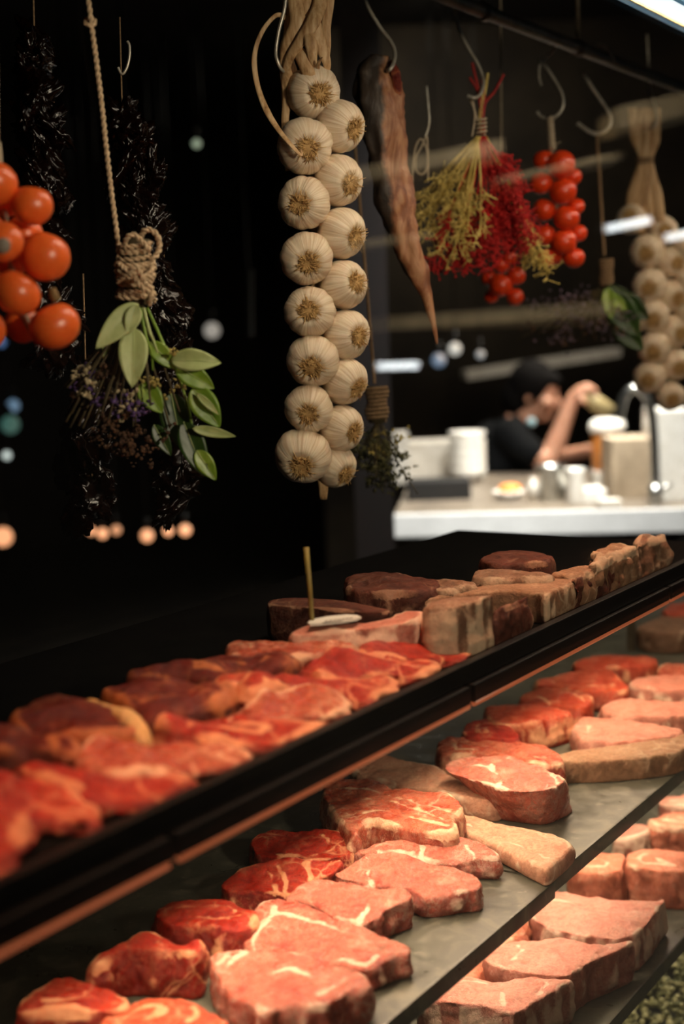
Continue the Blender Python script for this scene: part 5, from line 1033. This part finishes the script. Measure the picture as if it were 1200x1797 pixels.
limb(mb, [(892,765,.13,.058),(930,795,.14,.05),(960,812,.12,.042)]); limb(mb, [(960,812,.12,.042),(1000,800,.05,.036),(1038,790,-.02,.027)])
def hand(w0, d1, d2, dep, thumb):
    # palm then five fingers curled round what it holds
    def pt3(x, y, d): return pp.at(x, y, d)
    limb(mb, [(w0[0], w0[1], dep, .026), (w0[0]+d1[0]*16, w0[1]+d1[1]*16, dep, .036), (w0[0]+d1[0]*30, w0[1]+d1[1]*30, dep, .034)])
    for k, L in enumerate([.9, 1.05, 1.0, .8]):
        off = (k-1.5)*.021; bx, by = w0[0]+d1[0]*34, w0[1]+d1[1]*34
        P = [pt3(bx, by, dep+off), pt3(bx+d1[0]*12*L, by+d1[1]*12*L, dep+off), pt3(bx+(d1[0]*14+d2[0]*10)*L, by+(d1[1]*14+d2[1]*10)*L, dep+off*.9), pt3(bx+(d1[0]*9+d2[0]*20)*L, by+(d1[1]*9+d2[1]*20)*L, dep+off*.8)]
        mb.tube(crom(P, 4), lerp_list([.010, .0095, .009, .007], 13), 8)
    bx, by = w0[0]+d1[0]*12, w0[1]+d1[1]*12
    mb.tube(crom([pt3(bx, by, dep-.02), pt3(bx+d2[0]*14+d1[0]*4, by+d2[1]*14+d1[1]*4, dep-.045), pt3(bx+d2[0]*22+d1[0]*12, by+d2[1]*22+d1[1]*12, dep-.04)], 4), lerp_list([.013, .011, .009], 9), 8)
hand((1006, 697), (.75, -.35), (.3, .9), -.15, 1); hand((1038, 790), (.95, .1), (-.1, .9), -.02, 1)
limb(mb, [(870,905,-.09,.10),(900,925,-.12,.085),(935,930,-.13,.065)]); limb(mb, [(935,930,-.13,.065),(930,1010,-.13,.05),(925,1120,-.13,.04)])
limb(mb, [(870,905,.09,.10),(900,925,.12,.085),(935,930,.13,.065)]); limb(mb, [(935,930,.13,.065),(930,1010,.13,.05),(925,1120,.13,.04)])
body = mb.obj('body', M_skin, person); remesh(body, .0065, 2)
if not body.data.materials: body.data.materials.append(M_skin)
mb = MB(); limb(mb, [(872,900,0,.145),(869,860,0,.142),(875,815,0,.158),(889,776,0,.150),(901,756,0,.085),(908,748,0,.066)])
limb(mb, [(896,764,-.12,.078),(918,785,-.165,.066),(932,795,-.185,.060)]); limb(mb, [(890,764,.12,.078),(920,785,.14,.066),(938,799,.14,.058)])
sh = mb.obj('shirt', M_shirt, person); remesh(sh, .01, 2)
if not sh.data.materials: sh.data.materials.append(M_shirt)
mb = MB(); blob(-.022, 0, .035, .104, 1.0, .92, 1.02); blob(-.06, 0, -.03, .078, 1, 1, 1.2); blob(.04, 0, .075, .06, 1, 1, .6)
for s_ in (-1, 1): blob(-.01, s_*.06, .01, .04, 1, .7, 1.4)
hr = mb.obj('hair', M_hair, person); remesh(hr, .008, 2)
if not hr.data.materials: hr.data.materials.append(M_hair)
MB().ball(pp.at(932, 741, -.15), 8*u, 1, 1, 1, 14, 10).obj('badge', simple('pale_blue_badge', (170, 210, 220), None, .4), person)
sk = MB(); limb(sk, [(900,925,-.12,.095),(935,930,-.13,.075)]); limb(sk, [(900,925,.12,.095),(935,930,.13,.075)]); limb(sk, [(872,905,0,.14),(885,912,0,.13)]); limb(sk, [(935,930,-.13,.07),(925,1105,-.13,.05)]); limb(sk, [(935,930,.13,.07),(925,1105,.13,.05)])
tr_ = sk.obj('trousers', M_shirt, person); remesh(tr_, .012, 2)
if not tr_.data.materials: tr_.data.materials.append(M_shirt)
stl = pp.at(872, 905); stl = Vector((stl.x, stl.y, 0)); zt = pp.at(872, 905).z-.15
so = empty('bar_stool', stl, 'dark bar stool under the person in the black shirt', 'stool')
MB().lathe([(.0005, zt-.03), (.16, zt-.03), (.17, zt-.015), (.16, zt), (.0005, zt)], 24, stl).obj('seat', M_black, so)
for k in range(4):
    a = pi/4+k*pi/2; MB().tube([stl+Vector((.11*cos(a), .11*sin(a), zt-.03)), stl+Vector((.19*cos(a), .19*sin(a), 0))], .012, 8).obj('leg', M_dsteel, so)
cup = MB().tube([pp.at(1022, 690, -.15), pp.at(1070, 726, -.15)], [.032, .038], 20); tag(cup.obj('cup', simple('tan_cup', (196, 178, 130), (176, 158, 112), .4, 30)), 'tan cup tilted in the raised hand of the person', 'cup')

# ------------------------------------------------------------------ shop side: seen only as reflections in the front glass
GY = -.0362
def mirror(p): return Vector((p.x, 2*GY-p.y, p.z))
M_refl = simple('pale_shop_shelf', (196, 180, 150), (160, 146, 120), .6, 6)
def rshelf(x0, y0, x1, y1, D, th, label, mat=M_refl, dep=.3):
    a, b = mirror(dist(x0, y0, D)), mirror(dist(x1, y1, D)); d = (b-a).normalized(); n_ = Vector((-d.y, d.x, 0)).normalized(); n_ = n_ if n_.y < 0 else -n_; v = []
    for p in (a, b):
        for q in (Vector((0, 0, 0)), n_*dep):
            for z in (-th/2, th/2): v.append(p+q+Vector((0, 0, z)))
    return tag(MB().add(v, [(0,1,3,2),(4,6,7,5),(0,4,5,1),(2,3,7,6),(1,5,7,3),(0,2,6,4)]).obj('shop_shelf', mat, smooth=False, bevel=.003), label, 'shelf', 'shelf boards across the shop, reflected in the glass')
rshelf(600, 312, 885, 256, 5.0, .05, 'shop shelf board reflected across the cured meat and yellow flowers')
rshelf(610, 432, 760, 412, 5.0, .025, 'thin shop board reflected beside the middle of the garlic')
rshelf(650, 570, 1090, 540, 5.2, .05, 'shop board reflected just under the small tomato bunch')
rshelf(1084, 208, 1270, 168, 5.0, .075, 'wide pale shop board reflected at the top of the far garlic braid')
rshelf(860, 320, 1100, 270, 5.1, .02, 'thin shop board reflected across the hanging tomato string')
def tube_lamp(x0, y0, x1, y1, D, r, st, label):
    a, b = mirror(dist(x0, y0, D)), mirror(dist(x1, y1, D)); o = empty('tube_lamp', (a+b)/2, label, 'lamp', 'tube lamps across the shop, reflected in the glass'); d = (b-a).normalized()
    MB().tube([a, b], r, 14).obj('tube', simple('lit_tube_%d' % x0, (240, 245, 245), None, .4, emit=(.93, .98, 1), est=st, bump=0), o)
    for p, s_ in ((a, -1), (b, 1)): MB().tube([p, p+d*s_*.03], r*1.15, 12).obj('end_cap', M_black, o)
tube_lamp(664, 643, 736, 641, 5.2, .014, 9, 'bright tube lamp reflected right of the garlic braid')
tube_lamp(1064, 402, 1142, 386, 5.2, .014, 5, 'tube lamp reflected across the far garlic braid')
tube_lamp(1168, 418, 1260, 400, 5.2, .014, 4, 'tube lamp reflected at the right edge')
